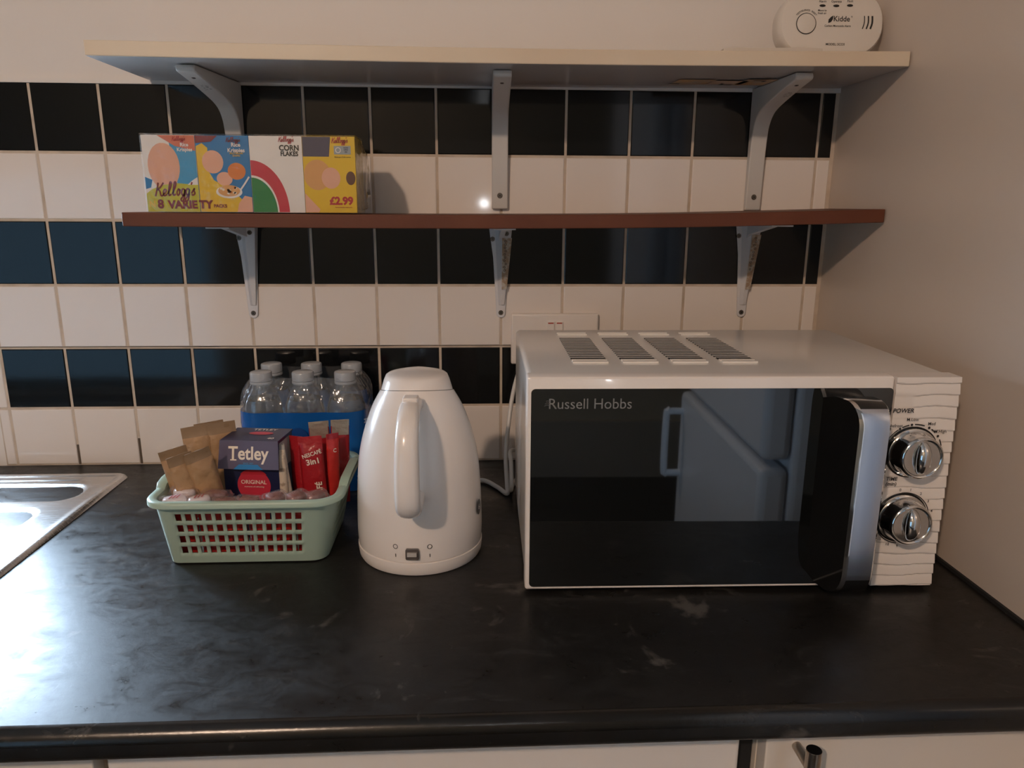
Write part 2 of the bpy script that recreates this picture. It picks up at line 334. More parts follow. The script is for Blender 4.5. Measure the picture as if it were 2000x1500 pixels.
def sstep(a, c, x):
    t = max(0, min(1, (x - a) / (c - a))); return t * t * (3 - 2 * t)
def rrect(x, y, xa, xb, ya, yb, r):
    cx, cy = (xa + xb) / 2, (ya + yb) / 2; qx, qy = abs(x - cx) - (xb - xa) / 2 + r, abs(y - cy) - (yb - ya) / 2 + r
    return math.hypot(max(qx, 0), max(qy, 0)) + min(max(qx, qy), 0) - r
sk = thing('sink_drainer', 'stainless steel sink drainer with pressed grooves at the left end of the worktop', 'sink', (-.15, -.28, .9))
b = MB(); XA, XB, YA, YB = -.70, .206, -.52, -.053; st = .0034; NX, NY = int((XB - XA) / st), int((YB - YA) / st); G = []
for j in range(NY + 1):
    row = []
    for i in range(NX + 1):
        x = XA + (XB - XA) * i / NX; y = YA + (YB - YA) * j / NY
        d = rrect(x, y, XA, XB, YA, YB, .016)
        if d > 0:                                           # pull the corner points on to the rounded outline
            cx = max(min(x, XB - .016), XA + .016); cy = max(min(y, YB - .016), YA + .016); q = Vector((x - cx, y - cy)).normalized() * .016; x, y = cx + q.x, cy + q.y; d = 0
        h = .9008 + .0048 * sstep(0, -.004, d) - .0022 * sstep(-.011, -.015, d)
        for (pa, pb, px) in ((-.098, -.163, .168), (-.192, -.262, .146), (-.290, -.365, .120), (-.393, -.47, .095)):
            h -= .0038 * sstep(.0035, -.0035, rrect(x, y, -.6, px, pb, pa, .028))
        e = abs(rrect(x, y, -.6, .150, -.16, -.018, .02)); 
        if y > -.09 and x < .142: h += .0022 * sstep(.006, 0, abs(y + .080))
        row.append(b.v((x, y, h)))
    G.append(row)
for j in range(NY):
    for i in range(NX): b.face([G[j][i], G[j][i + 1], G[j + 1][i + 1], G[j + 1][i]], 'steel')
b.build('draining_board', sk, False, smooth=80)

# units and appliance under the worktop
wm = thing('under_counter_appliance', 'white under counter appliance with a ribbed top panel below the worktop', 'appliance', (.71, -.3, 0))
MB().box((.4165, -.555, .03), (1.010, -.02, .862), 'appliance').build('cabinet', wm, False, bevel=.004)
MB().box((.4165, -.601, .833), (1.008, -.556, .862), 'appliance').box((.4165, -.604, .70), (1.008, -.556, .831), 'appliance').build('control_panel', wm, False, bevel=.004)
MB().box((.4165, -.600, .06), (1.008, -.556, .698), 'appliance').build('door', wm, False, bevel=.006)
for xx in (.45, .97):
    for yy in (-.52, -.08): MB().cyl((xx, yy, 0), (xx, yy, .03), .018, 'black_rubber').build('foot', wm, False)
cb = thing('base_cupboard', 'cream gloss cupboard with a steel bar handle below the microwave', 'cupboard', (1.17, -.3, 0))
MB().box((1.0255, -.600, .10), (1.322, -.02, .868), 'carcass').build('carcass', cb, False, bevel=.001)
cd = MB().box((1.0258, -.621, .12), (1.322, -.6005, .864), 'cupboard_door').build('door', cb, False, bevel=.0015)
hx = 1.0545; b = MB(); b.cyl((hx, -.653, .856), (hx, -.653, .71), .0068, 'nickel', seg=28); b.cyl((hx, -.653, .8562), (hx, -.653, .856), .0066, 'black_gloss', seg=28)
for zz in (.834, .735): b.cyl((hx, -.621, zz), (hx, -.651, zz), .0045, 'nickel')
relabel(b.build('handle', cb, False, bevel=.0006), 'brushed steel bar handle')
MB().box((1.04, -.54, 0), (1.322, -.52, .10), 'fridge_gap').build('plinth', cb, False)
MB().box((1.0095, -.592, .10), (1.0245, -.57, .868), 'black_rubber').build('filler_strip', cb, False)
c2 = thing('base_cupboard', 'white cupboard under the sink at the bottom left edge', 'cupboard', (.1, -.3, 0))
MB().box((-.6, -.580, .10), (.400, -.02, .868), 'carcass').build('carcass', c2, False, bevel=.001); MB().box((-.2, -.600, .12), (.402, -.5805, .858), 'cupboard_door').build('door', c2, False, bevel=.0015)
MB().box((-.6, -.54, 0), (.40, -.52, .10), 'fridge_gap').build('plinth', c2, False)

# ------------------------------------------------------------------ wall shelves
def board(bm_, xs, yf, th, mt, mu, yb=-.0015):
    """board whose underside heights are given along x: [(x, z)]"""
    P = catmull([(x, 0, z) for x, z in xs], 8); rs = []
    for p in P: rs.append([(p.x, yf, p.z), (p.x, yb, p.z), (p.x, yb, p.z + th), (p.x, yf, p.z + th)])
    bm_.rings(rs, mt)
    for f in bm_.bm.faces:
        f.normal_update()
    bmesh.ops.recalc_face_normals(bm_.bm, faces=bm_.bm.faces)
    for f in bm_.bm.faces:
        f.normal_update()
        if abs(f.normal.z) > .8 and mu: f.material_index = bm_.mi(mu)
def screw(bm_, p, n, r=.0042):
    p = Vector(p); n = Vector(n).normalized(); bm_.cyl(p, p + n * .0012, r, 'screw', r * .75, 18); a = n.orthogonal().normalized(); c = n.cross(a)
    for t in (a, c):
        q = t.cross(n); X = Matrix((( t.x, q.x, n.x, p.x), (t.y, q.y, n.y, p.y), (t.z, q.z, n.z, p.z), (0, 0, 0, 1)))
        bm_.box((-r * .55, -r * .12, .0011), (r * .55, r * .12, .0014), 'black_print', X)
us = thing('wall_shelf', 'long cream upper wall shelf carrying the white alarm', 'shelf', (.8, 0, 1.5))
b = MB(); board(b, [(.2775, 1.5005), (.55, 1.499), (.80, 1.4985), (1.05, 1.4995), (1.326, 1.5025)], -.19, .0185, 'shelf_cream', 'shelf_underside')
und = F((0, 0, 1.4998), (1, 0, 0), (0, -1, 0))
b2 = MB()
for xa, xb, ya, yb, m_ in ((1.045, 1.10, .045, .092, 'tape'), (1.095, 1.15, .05, .085, 'paper_pink'), (1.14, 1.185, .045, .10, 'tape')):
    b2.poly([(xa, ya), (xb, ya + .004), (xb + .004, yb), (xa + .006, yb - .003)], F((0, 0, 1.4996), (1, 0, 0), (0, -1, 0)), .0012, m_)
for xa, ya, w_, h_ in ((1.042, .052, .016, .006), (1.118, .05, .018, .004), (1.118, .05, .004, .012), (1.155, .088, .018, .004), (1.170, .082, .004, .008)): b2.poly([(xa, ya), (xa + w_, ya), (xa + w_ + .002, ya + h_), (xa + .002, ya + h_)], F((0, 0, 1.4996), (1, 0, 0), (0, -1, 0)), .0016, 'black_print')
b.build('board', us, False, bevel=.0012); relabel(b2.build('tape_remains', us, False, smooth=0), 'torn brown tape left on the underside')
PM_us = PM['wall_shelf']
def sub(mb, name, parent_part, root, **kw):
    """a sub-part: geometry in world space, parented to a part whose own frame is the root's frame"""
    mb.bm.transform(PM[root.name].inverted()); o = mb.build(name, None, True, **kw); o.parent = parent_part; return o
def upper_bracket(cx, rz, top, marks=0, wd=.025):
    X = Matrix.Translation((cx, 0, 0)) @ Matrix.Rotation(rz, 4, 'Z'); b = MB()
    q = [(-.150, top - .0005), (-.152, top - .006), (-.150, top - .0095)] + [(v.x, v.y) for v in catmull([(-.120, top - .0155, 0), (-.07, top - .0275, 0), (-.043, top - .0355, 0), (-.029, top - .0435, 0), (-.0195, top - .056, 0), (-.0150, top - .074, 0), (-.0122, top - .105, 0)], 4)] + [(-.009, 1.3215), (-.008, 1.3175), (-.0006, 1.3175), (-.0006, top - .0005)]
    b.rings([[X @ Vector((sx * wd / 2, y, z)) for y, z in q] for sx in (-1, 1)], 'bracket_grey')
    if marks:
        fr = F(X @ Vector((0, -.096, top - .0208)), X.to_3x3() @ Vector((1, 0, 0)), X.to_3x3() @ Vector((0, -.97, .245)))
        for i in range(14): b.poly([(u, v) for u, v in ((lambda a, c, w_, h_: ((a, c), (a + w_, c), (a + w_, c + h_), (a, c + h_)))(random.uniform(-.004, .005), -.008 + i * .0012, random.uniform(.001, .004), .0007))], fr, .0006, 'black_print')
    o = b.build('bracket', us, False, bevel=.0018, recalc=True)
    for p_, n_, r_ in (((0, -.0128, 1.439), (0, -1, 0), .0042), ((0, -.0102, 1.338), (0, -1, 0), .0042), ((0, -.128, top - .0128), (0, -.2, -1), .0038)):
        s_ = MB(); screw(s_, X @ Vector(p_), n_, r_); sub(s_, 'screw', o, us)
upper_bracket(.3985, -.10, 1.4995, 1); upper_bracket(.7975, -.012, 1.4983); upper_bracket(1.2, .03, 1.5005, 1)

ls = thing('wall_shelf', 'lower brown wooden wall shelf carrying the cereal boxes', 'shelf', (.8, 0, 1.3))
b = MB(); board(b, [(.2928, 1.2935), (.55, 1.2922), (.80, 1.2924), (1.05, 1.2952), (1.3255, 1.3028)], -.175, .0182, 'wood_brown', None)
b.build('board', ls, False, bevel=.0012)
def lower_bracket(cx, top, sticker):
    b = MB(); zt, zb = top - .0006, 1.1455; fr = F((cx, 0, 0), (1, 0, 0), (0, 0, 1))
    out = [(-.0195, zt), (-.0125, zt - .05), (-.0075, zb + .012)] + [(.0075 * math.cos(a), zb + .0075 + .0075 * math.sin(a)) for a in [PI + PI * i / 8 for i in range(1, 8)]] + [(.0075, zb + .012), (.0125, zt - .05), (.0165, zt)]
    b.prism(out[::-1], fr, .0006, .0030, 'bracket_white')
    # raised folded web, deepest under the shelf, and the arm under the board
    w0 = [(-.010, -.003, zt), (.001, -.022, zt), (.017, -.020, zt), (.017, -.003, zt)]; w1 = [(-.004, -.003, 1.166), (.0005, -.0055, 1.166), (.0055, -.005, 1.166), (.0055, -.003, 1.166)]
    b.rings([[(cx + x, y, z) for x, y, z in w0], [(cx + x, y, z) for x, y, z in w1]], 'bracket_white')
    b.box((cx - .016, -.14, zt - .0022), (cx + .016, -.003, zt), 'bracket_white'); b.rings([[(cx + s_ * .004, y, z) for y, z in ((-.003, zt - .002), (-.12, zt - .002), (-.02, zt - .018), (-.003, zt - .03))] for s_ in (-1, 1)], 'bracket_white')
    if sticker:
        A = Vector((cx + .0012, -.0216, zt - .018)); B = Vector((cx + .0165, -.0192, zt - .018)); Cc = Vector((cx + .0008, -.0095, 1.192)); n_ = Vector((0, -.0012, 0))
        q = [A + n_, B + n_, Cc + Vector((.0082, .0006, 0)) + n_, Cc + n_]; b.face([b.v(p) for p in q], 'rust')
        for i in range(10):
            t = i / 16 + .06; p = A.lerp(Cc, t).lerp(B.lerp(Cc + Vector((.0082, .0006, 0)), t), .25 + .3 * random.random()) + n_ * 1.5; rr = .0022
            b.arc(p.x - cx, p.z, rr * .7, .0007, F((cx, p.y - .0002, 0), (1, 0, 0), (0, 0, 1)), 0, 'black_print', seg=8)
    o = b.build('bracket', ls, False, bevel=.0006, recalc=False)
    for p_, n_, r_ in (((cx - .0135, -.0030, top - .021), (0, -1, 0), .0038), ((cx + .008, -.0195, top - .012), (0, -1, 0), .0038), ((cx, -.0030, 1.1535), (0, -1, 0), .004)):
        s_ = MB(); screw(s_, p_, n_, r_); sub(s_, 'screw', o, ls)
lower_bracket(.4035, 1.2926, 0); lower_bracket(.7995, 1.2922, 1); lower_bracket(1.197, 1.2985, 1)

# ------------------------------------------------------------------ carbon monoxide alarm and leaflet on the upper shelf
al = thing('carbon_monoxide_alarm', 'white oval carbon monoxide alarm standing on the upper shelf', 'alarm', (1.25, -.11, 1.5205))
def sup(a, c, n, k=64): return [(a * math.copysign(abs(math.cos(t)) ** (2 / n), math.cos(t)), c * math.copysign(abs(math.sin(t)) ** (2 / n), math.sin(t))) for t in [2 * PI * i / k for i in range(k)]]
fa = F((1.2495, -.12, 1.5695), (1, -.02, 0), (0, .10, 1)); b = MB(); rs = []
for (s_, d_) in ((.93, -.034), (.975, -.031), (1, -.02), (1, -.010), (.985, -.004), (.95, -.0008), (.90, 0)): rs.append([fa(x * s_, y * s_, d_) for x, y in sup(.0735, .0495, 2.35)])
b.rings(rs, 'alarm_white')
for x, y, t in ((-.015, .0215, 'Alarm'), (.004, .0215, 'Operate'), (.023, .0222, 'Fault')): b.text(t, .0042, fa, x, y + .0055, 'black_print', bold=.01); b.ell(x, y, .0043, .0017, fa, .0003, 'black_print')
b.text('Move to\nfresh air', .0036, fa, -.015, .0135, 'black_print', bold=.01)
b.text('TEST/SILENCE \u00b7 RESET', .0033, fa, -.0365, -.001, 'black_print', bold=.01, bend=.0165)
b.text('Kidde', .0098, fa, .0125, .0045, 'black_print', bold=.012); b.text('\u00ae', .003, fa, .0265, .0075, 'black_print')
b.poly([(-.006, -.001), (-.0055, .004), (-.002, .0075), (.001, .009), (.0003, .004), (-.002, .0005)], fa, .0003, 'black_print')
b.text('Carbon Monoxide Alarm', .0036, fa, .0075, -.0045, 'black_print', bold=.014); b.text('MODEL: 5CO5', .0042, fa, .0055, -.0285, 'black_print', bold=.014)
for i in range(3): b.ribbon([(.0435 + i * .0055 - .0015, -.008), (.0435 + i * .0055 + .0008, 0), (.0435 + i * .0055 + .0005, .009)], .0013 + .0006 * i, fa, .0003, 'black_print')
bo = b.build('housing', al, False)
b = MB(); b.lathe([(.0128, -.0005), (.0128, .0012), (.012, .0016)], 'alarm_white', X=Matrix.Translation(fa(-.0365, -.002, 0)) @ Matrix(((fa.r.x, fa.u.x, fa.n.x), (fa.r.y, fa.u.y, fa.n.y), (fa.r.z, fa.u.z, fa.n.z))).to_4x4()); b.arc(-.0365, -.002, .0134, .0011, fa, .0005, 'black_print')
b.build('test_button', al, False)
b = MB(); rs = []
for i in range(9):
    x = 1.083 + i * .0165; z = 1.5195 + .0012 * math.sin(i * 1.3); rs.append([(x, -.175, z), (x, -.085, z - .0003), (x, -.085, z + .003 + .0008 * (i / 8)), (x, -.175, z + .004 + .0028 * (i / 8) + (.0015 if i in (3, 4) else 0))])
b.rings(rs, 'paper')
tag(b.build('folded_leaflet', recalc=True, smooth=20), 'folded pale leaflet lying on the upper shelf left of the alarm', 'leaflet')

# ------------------------------------------------------------------ cereal boxes
SC = {'K': [[(.16, 1), (.1, .5), (0, 0)], [(.55, 1.), (.34, .66), (.12, .5)], [(.12, .5), (.3, .4), (.42, .04), (.56, .12)]], 'e': [[(0, .12), (.2, .3), (.22, .45), (.1, .48), (.02, .25), (.1, .02), (.3, .14)]],
      'l': [[(0, .12), (.2, .6), (.25, .95), (.15, .98), (.08, .5), (.1, .05), (.27, .14)]], 'o': [[(.12, .48), (.02, .25), (.1, .02), (.22, .2), (.18, .46), (.08, .47)], [(.18, .42), (.3, .4)]],
      'g': [[(.25, .42), (.1, .48), (.02, .25), (.1, .02), (.22, .15), (.26, .45)], [(.26, .45), (.22, -.2), (.1, -.42), (0, -.25), (.3, .12)]], "'": [[(.1, .95), (.05, .75)]], 's': [[(-.06, .12), (.16, .5), (.12, .33), (.2, .14), (.08, .0), (-.06, .06)]]}
def script_word(mb, word, size, fr, x, y, m, h, wd=.12, slant=.12):
    cx = 0
    for ch in word:
        for st_ in SC[ch]: mb.ribbon([(x + size * (cx + a + slant * c), y + size * (c + .04 * cx)) for a, c in st_], wd * size, fr, h, m, 4)
        cx += {'K': .55, "'": .14, 's': .28}.get(ch, .335)
CBW, CBH, CBD = .0690, .0985, .0345; CX0, CY0 = .3212, -.1585
def zshelf(x): return 1.3118 - .0005 * 0
def cereal(i, j, label):
    o = thing('cereal_box', label, 'cereal box', (CX0 + i * .0695 + CBW / 2, CY0 + j * .035 + CBD / 2, 1.3122), group='cereal boxes in the multipack')
    return o
def rnd(cx, cy, rx, ry, n=26, a0=0, a1=2 * PI): return [(cx + rx * math.cos(a0 + (a1 - a0) * k / n), cy + ry * math.sin(a0 + (a1 - a0) * k / n)) for k in range(n if a1 - a0 > 6.28 else n + 1)]
labels = ['leftmost small cereal box, white and blue with a lime band reading 8 VARIETY', 'small blue cereal box with a yellow corner and a spoonful of cereal', 'small white corn flakes box with red and green corner bands', 'small yellow cereal box priced £2.99 at the right of the pack']
def clipu(pts): return [(min(max(a, .004), .996), min(max(c, .004), .996)) for a, c in pts]
for i in range(4):
    for j in range(2):
        lab = labels[i] if j == 0 else ('small cereal box standing directly behind the ' + ['leftmost white and blue box', 'blue box with the yellow corner', 'white corn flakes box', 'yellow box priced £2.99'][i])
        o = cereal(i, j, lab); b = MB(); hw, hd = CBW / 2, CBD / 2
        bg_ = ['ink_white', 'ink_blue', 'ink_white', 'ink_yellow'][i]
        b.box((-hw, -hd, 0), (hw, hd, CBH), bg_)
        if j == 0:
            W, H = CBW, CBH; fr = F((-hw, -hd, 0), (1, 0, 0), (0, 0, 1)); fr.n = Vector((0, -1, 0))
            def P(pts, m, h): b.poly([(a * W, c * H) for a, c in clipu(pts)], fr, h * .00012, m)
            if i == 0:
                P([(.50, .99), (1, .99), (1, .3), (.62, .3)], 'ink_sky', 1); P([(0, .30), (.10, .32), (.14, .42), (0, .46)], 'ink_blue', 1)
                P(rnd(.38, .60, .30, .30), 'ink_peach', 2); P([(.30, .996), (.996, .996), (.996, .80), (.62, .86)], 'ink_coral', 3)
                P([(0, 0), (1, 0), (1, .36), (.6, .38), (.32, .355), (.12, .30), (0, .24)], 'ink_lime', 4); P([(.8, .36), (1, .36), (1, .46), (.97, .45), (.88, .41)], 'ink_white', 4.5)
                script_word(b, "Kellogg's", .0178, fr, .17 * W, .205 * H, 'ink_maroon', .00075, .115)
                script_word(b, "Kellogg's", .0058, fr, .58 * W, .925 * H, 'ink_red', .00075, .11)
                b.text('Rice\nKrispies', .0062, fr, .80 * W, .845 * H, 'ink_white', .0008, .03); b.text('8', .0155, fr, .255 * W, .10 * H, 'ink_maroon', .0008, .045); b.text('VARIE', .0140, fr, .675 * W, .095 * H, 'ink_maroon', .0008, .05, sx=1.03); b.text('N', .011, fr, .10 * W, .10 * H, 'ink_yellow', .0007, .04)
            elif i == 1:
                P([(0, 0), (0, .86), (.12, .90), (.22, .84), (.20, .55), (.30, .42), (.62, .30), (.85, .14), (1, .10), (1, 0)], 'ink_yellow', 1); P(rnd(.30, .66, .20, .15), 'ink_peach', 2); P([(.0, .90), (.0, .996), (.42, .996), (.30, .92)], 'ink_maroon', 3)
                P(rnd(.74, .54, .17, .11), 'ink_orange', 3); P(rnd(.50, .44, .15, .09), 'ink_peach', 2.5)
                P(rnd(.57, .27, .25, .085), 'ink_white', 5); P(rnd(.57, .285, .21, .075), 'ink_tan', 6); b.ribbon([(.78 * W, .29 * H), (.88 * W, .38 * H), (.97 * W, .47 * H)], .0022, fr, .0007, 'ink_white')
                for k in range(16): P(rnd(.42 + .3 * random.random(), .25 + .08 * random.random(), .028, .016, 8), random.choice(['ink_cream', 'ink_orange', 'ink_tan']), 7)
                P([(.70, 0), (1, 0), (1, .2), (.86, .22), (.74, .12)], 'ink_peach', 4)
                script_word(b, "Kellogg's", .0062, fr, .58 * W, .915 * H, 'ink_maroon', .00095, .11); b.text('Rice\nKrispies', .0070, fr, .76 * W, .845 * H, 'ink_white', .00095, .03); b.text('MULTIGRAIN\nSHAPES', .0030, fr, .76 * W, .755 * H, 'ink_yellow', .00095, .02)
                b.text('TY', .0140, fr, .105 * W, .098 * H, 'ink_maroon', .0010, .05); b.text('PACKS', .0058, fr, .38 * W, .082 * H, 'ink_maroon', .0010, .035)
            elif i == 2:
                def fan(r_, n=16): return [(0, 0)] + [(min(.996, r_ * math.cos(PI / 2 * k / n)), r_ * .98 * math.sin(PI / 2 * k / n)) for k in range(n + 1)]
                P(fan(.70), 'ink_crimson', 1); P(fan(.50), 'ink_white', 2); P(fan(.47), 'ink_green', 3)
                script_word(b, "Kellogg's", .0068, fr, .56 * W, .925 * H, 'ink_red', .00075, .11); b.text('CORN', .0098, fr, .755 * W, .845 * H, 'ink_black', .0006, .03, sx=.92); b.text('FLAKES', .0082, fr, .755 * W, .770 * H, 'ink_black', .0006, .03, sx=.88)
            else:
                P([(0, .74), (0, .996), (.54, .996), (.50, .74)], 'ink_plum', 2); P(rnd(.26, .50, .26, .20), 'ink_tan', 1); P(rnd(.52, .46, .18, .14), 'ink_peach', 1.5)
                P([(0, 0), (0, .26), (.34, 0)], 'ink_peach', 3)
                P(rnd(.90, .46, .09, .09), 'ink_brown', 2)
                P([(.26, 0), (.36, .17), (.56, .30), (.82, .355), (1, .35), (1, 0)], 'ink_yellow', 4)
                script_word(b, "Kellogg's", .0072, fr, .56 * W, .915 * H, 'ink_red', .0008, .11); P([(.60, .77), (.92, .77), (.92, .88), (.60, .88)], 'ink_grey', 3); b.arc(.68 * W, .825 * H, .0032, .001, fr, .0006, 'ink_white'); b.text('NON\nHFSS\n24g', .0026, fr, .83 * W, .828 * H, 'ink_navy', .0007, .02)
                b.text('70kcal per 17-25g serving', .0021, fr, .76 * W, .735 * H, 'ink_black', .0007, .02); b.text('\u00a32.99', .0140, fr, .70 * W, .155 * H, 'ink_red', .0009, .045); b.text('Recommended retail price', .0021, fr, .74 * W, .075 * H, 'ink_red', .0009, .02)
        b.build('carton', o, True)
PX0, PX1, PY0, PY1, PZ0, PZ1 = CX0 - .0012, CX0 + 4 * .0695 + .0004, CY0 - .0016, CY0 + .0715, 1.3118, 1.4125
b = MB(); b.box((PX0, PY0, PZ0), (PX1, PY1, PZ1), 'cereal_film')
# gathered, sealed film at the right end
rs = []
for k in range(7):
    t = k / 6; rs.append([(PX1 + .0005 + .0095 * t + .0012 * math.sin(9 * a + k), PY0 + .004 + (PY1 - PY0 - .008) * (.5 + .5 * math.cos(a)) * (1 - .45 * t) + .016 * t, PZ0 + .003 + (PZ1 - PZ0 - .006) * (.5 + .5 * math.sin(a)) * (1 - .25 * t) + .004 * t) for a in [2 * PI * i / 24 for i in range(24)]])
b.rings(rs, 'cereal_film', False)
tag(b.build('plastic_wrap', bevel=None), 'clear film stretched round the small cereal boxes on the brown shelf', 'plastic wrap')

# ------------------------------------------------------------------ wall socket
so = thing('wall_socket', 'white double wall socket partly hidden behind the microwave', 'socket', (.8875, 0, 1.11))
b = MB(); b.box((.8160, -.0095, 1.0690), (.9590, .0002, 1.1525), 'white_plastic'); b.build('plate', so, False, bevel=.003)
for xx in (.8805, .8945):
    MB().box((xx - .0058, -.0125, 1.120), (xx + .0058, -.009, 1.1395), 'white_plastic').box((xx - .0045, -.0128, 1.1365), (xx + .0045, -.0120, 1.1385), 'switch_red').build('rocker_switch', so, False, bevel=.0008)

# ------------------------------------------------------------------ microwave
MWX, MWY = .8105, -.4515
mw = thing('microwave', 'white microwave with a dark mirrored door and a ribbed control panel', 'microwave', (MWX, MWY, .9), math.atan2(-.0072, .462))
MW_, ZB, ZT, DP = .4625, .0055, .2495, .328
def rr_poly(x0, x1, z0, z1, r, k=5, rb=None):
    rb = r if rb is None else rb; out = []
    for cx, cz, a0, q in ((x1 - r, z1 - r, 0, r), (x0 + r, z1 - r, PI / 2, r), (x0 + rb, z0 + rb, PI, rb), (x1 - rb, z0 + rb, 1.5 * PI, rb)):
        for i in range(k + 1): a = a0 + PI / 2 * i / k; out.append((cx + q * math.cos(a), cz + q * math.sin(a)))
    return out
b = MB(); rs = []
for y, ins, dz in ((.0225, .0012, 0), (.03, .0012, 0), (DP - .02, .0012, .000), (DP - .008, .0022, -.0015), (DP - .002, .005, -.005), (DP, .010, -.010)):
    rs.append([(x, y, z) for x, z in rr_poly(ins, MW_ - ins, ZB + .002, ZT - .0006 - ins * .6 + dz, .006)])
b.rings(rs, 'white_enamel')
topf = F((0, 0, ZT - .0013), (1, 0, 0), (0, 1, 0))
for g in range(4):                                          # vent louvres pressed into the top
    gx = .0570 + g * .0577
    for k in range(16):
        y = .0765 + k * .0102
        if k > 1: b.box((gx, y, ZT - .0014), (gx + .041, y + .0072, ZT - .0004), 'dark_slot')
        b.box((gx, y + (.0072 if k > 1 else 0), ZT - .0014), (gx + .041, y + (.0102 if k > 1 else .0052), ZT - .0001 if k > 1 else ZT + .0006), 'white_enamel')
    for y in (.264, .276): b.box((gx, y, ZT - .0014), (gx + .041, y + .0035, ZT + .0003), 'white_enamel')
b.build('housing', mw, recalc=True)
DXR = .3915
b = MB(); b.rings([[(x, y, z) for x, z in rr_poly(e, DXR - e, ZB + e, ZT - e, .003, 4)] for y, e in ((.022, 0), (.003, 0), (.001, .0006), (0, .0018))], 'white_gloss')
dr = b.build('door', mw, recalc=True)
b = MB(); gl_ = rr_poly(.0048, DXR - .0008, ZB + .0042, ZT - .0125, .0045, 4); b.rings([[(x, y, z) for x, z in gl_] for y in (-.0001, -.0009)], 'door_glass', True, True)
fd = F((0, -.0010, 0), (1, 0, 0), (0, 0, 1)); fd.n = Vector((0, -1, 0))
b.text('Russell Hobbs', .0162, fd, .0670, .2205, 'logo_grey', .0003, .0, sx=.96)
for k in range(3): b.ribbon([(.0185 + .001 * k, .2185 + .0024 * k), (.0215, .2200 + .0022 * k), (.0245, .2188 + .0024 * k)], .0011, fd, .0003, 'logo_dim')
g = b.build('door_glass', dr, recalc=False); relabel(g, 'black mirrored glass with grey brand lettering')
# handle: a deep looped bar, black sides, chrome edge line, brushed chrome front
HX0, HX1 = .329, .3590
def hprof(k, ins=0.):                                       # side outline (y, z)
    zb, zt, d = .0200 + ins, .2330 - ins, .056 - ins
    pts = [(-.001, zb + .006), (-.018, zb + .0005)] + [(-(d - .024) - .024 * math.sin(a), zb + .030 - .030 * math.cos(a)) for a in [PI / 2 * i / 7 for i in range(8)]] + [(-(d - .022) - .022 * math.cos(a), zt - .026 + .026 * math.sin(a)) for a in [PI / 2 * i / 7 for i in range(8)]] + [(-.018, zt - .0005), (-.001, zt - .006)]
    return pts
b = MB(); pr = hprof(0); n_ = len(pr)
# slanted: nearer the door it is wider to the left
def hx(y): return HX0 - .014 * (1 - min(1, max(0, (-y) / .056)))
L0 = [b.v((hx(y), y, z)) for y, z in pr]; L1 = [b.v((HX0 + .0045 + (hx(y) - HX0), y * 1.004 - .0012, z)) for y, z in pr]; L2 = [b.v((HX1, y * 1.004 - .0012, z)) for y, z in pr]; L3 = [b.v((HX1 + .0035, y * .95, .126 + (z - .126) * .98)) for y, z in pr]
b.face(L0[::-1], 'black_gloss')
for i in range(n_ - 1):
    mid = 8 <= i <= 11
    z_ = (pr[i][1] + pr[i + 1][1]) / 2; mid = .046 < z_ < .226 and pr[i][0] < -.03
    b.face([L0[i], L0[i + 1], L1[i + 1], L1[i]], 'chrome'); b.face([L1[i], L1[i + 1], L2[i + 1], L2[i]], 'brushed_chrome' if mid else 'black_gloss'); b.face([L2[i], L2[i + 1], L3[i + 1], L3[i]], 'chrome' if mid else 'black_gloss')
b.face(L3, 'black_gloss')
hd = b.build('handle', dr, recalc=True, smooth=50); relabel(hd, 'deep black and chrome bar handle')
# control panel: ribbed, flat round the two dials
KN = [(.4180, .1655), (.4165, .0895)]
b = MB(); NXp, NZp = 30, 260; PX_, PZ_ = DXR + .0012, MW_; Gd = []
for j in range(NZp + 1):
    z = ZB + (ZT - .0008 - ZB) * j / NZp; row = []
    for i in range(NXp + 1):
        x = PX_ + (PZ_ - PX_) * i / NXp; ph = (z - ZB) / .0131 + .045 * math.sin(x * 120 + z * 40) + .06 * math.sin(x * 55 - z * 90)
        t = ph - math.floor(ph); rib = (1 - t) ** .7 * sstep(0, .14, t)
        mk = 1
        for kx, kz in KN: mk *= sstep(.030, .038, math.hypot(x - kx, z - kz))
        if x < PX_ + .022: mk *= 1 - sstep(.022, .016, abs(z - .2115)) * .9
        flat = .0012
        row.append(b.v((x, -(flat * (1 - mk) + mk * .0024 * rib), z)))
    Gd.append(row)
for j in range(NZp):
    for i in range(NXp): b.face([Gd[j][i], Gd[j][i + 1], Gd[j + 1][i + 1], Gd[j + 1][i]], 'white_gloss')
def wall_strip(seq):
    back = [b.v((v.co.x, .022, v.co.z)) for v in seq]
    for i in range(len(seq) - 1): b.face([seq[i], back[i], back[i + 1], seq[i + 1]], 'white_gloss')
wall_strip(Gd[0]); wall_strip(Gd[-1][::-1]); wall_strip([r[0] for r in Gd][::-1]); wall_strip([r[-1] for r in Gd])
fp = F((0, -.0013, 0), (1, 0, 0), (0, 0, 1)); fp.n = Vector((0, -1, 0)); TX = 'black_print'
(k1x, k1z), (k2x, k2z) = KN; hh = .0024
b.text('POWER', .0066, fp, PX_ + .0095, .2125, TX, .0024, .02, shear=.15); b.text('TIME\n(min)', .0058, fp, PX_ + .0065, .1325, TX, hh, .02, shear=.12)
for t, a, rr in (('Defrost', 128, .0385), ('M.Low', 97, .0375), ('Med', 60, .0375), ('M.High', 38, .0385)): b.text(t, .0048, fp, k1x + rr * math.cos(math.radians(a)) * .92, k1z + rr * math.sin(math.radians(a)), TX, hh, .01)
b.arc(k1x, k1z, .0318, .0011, fp, hh, TX, math.radians(125), math.radians(195))
for a0, a1 in ((103, 117), (72, 92), (45, 56), (14, 28)): b.arc(k1x, k1z, .0318, .0013, fp, hh, TX, math.radians(a0), math.radians(a1), 8)
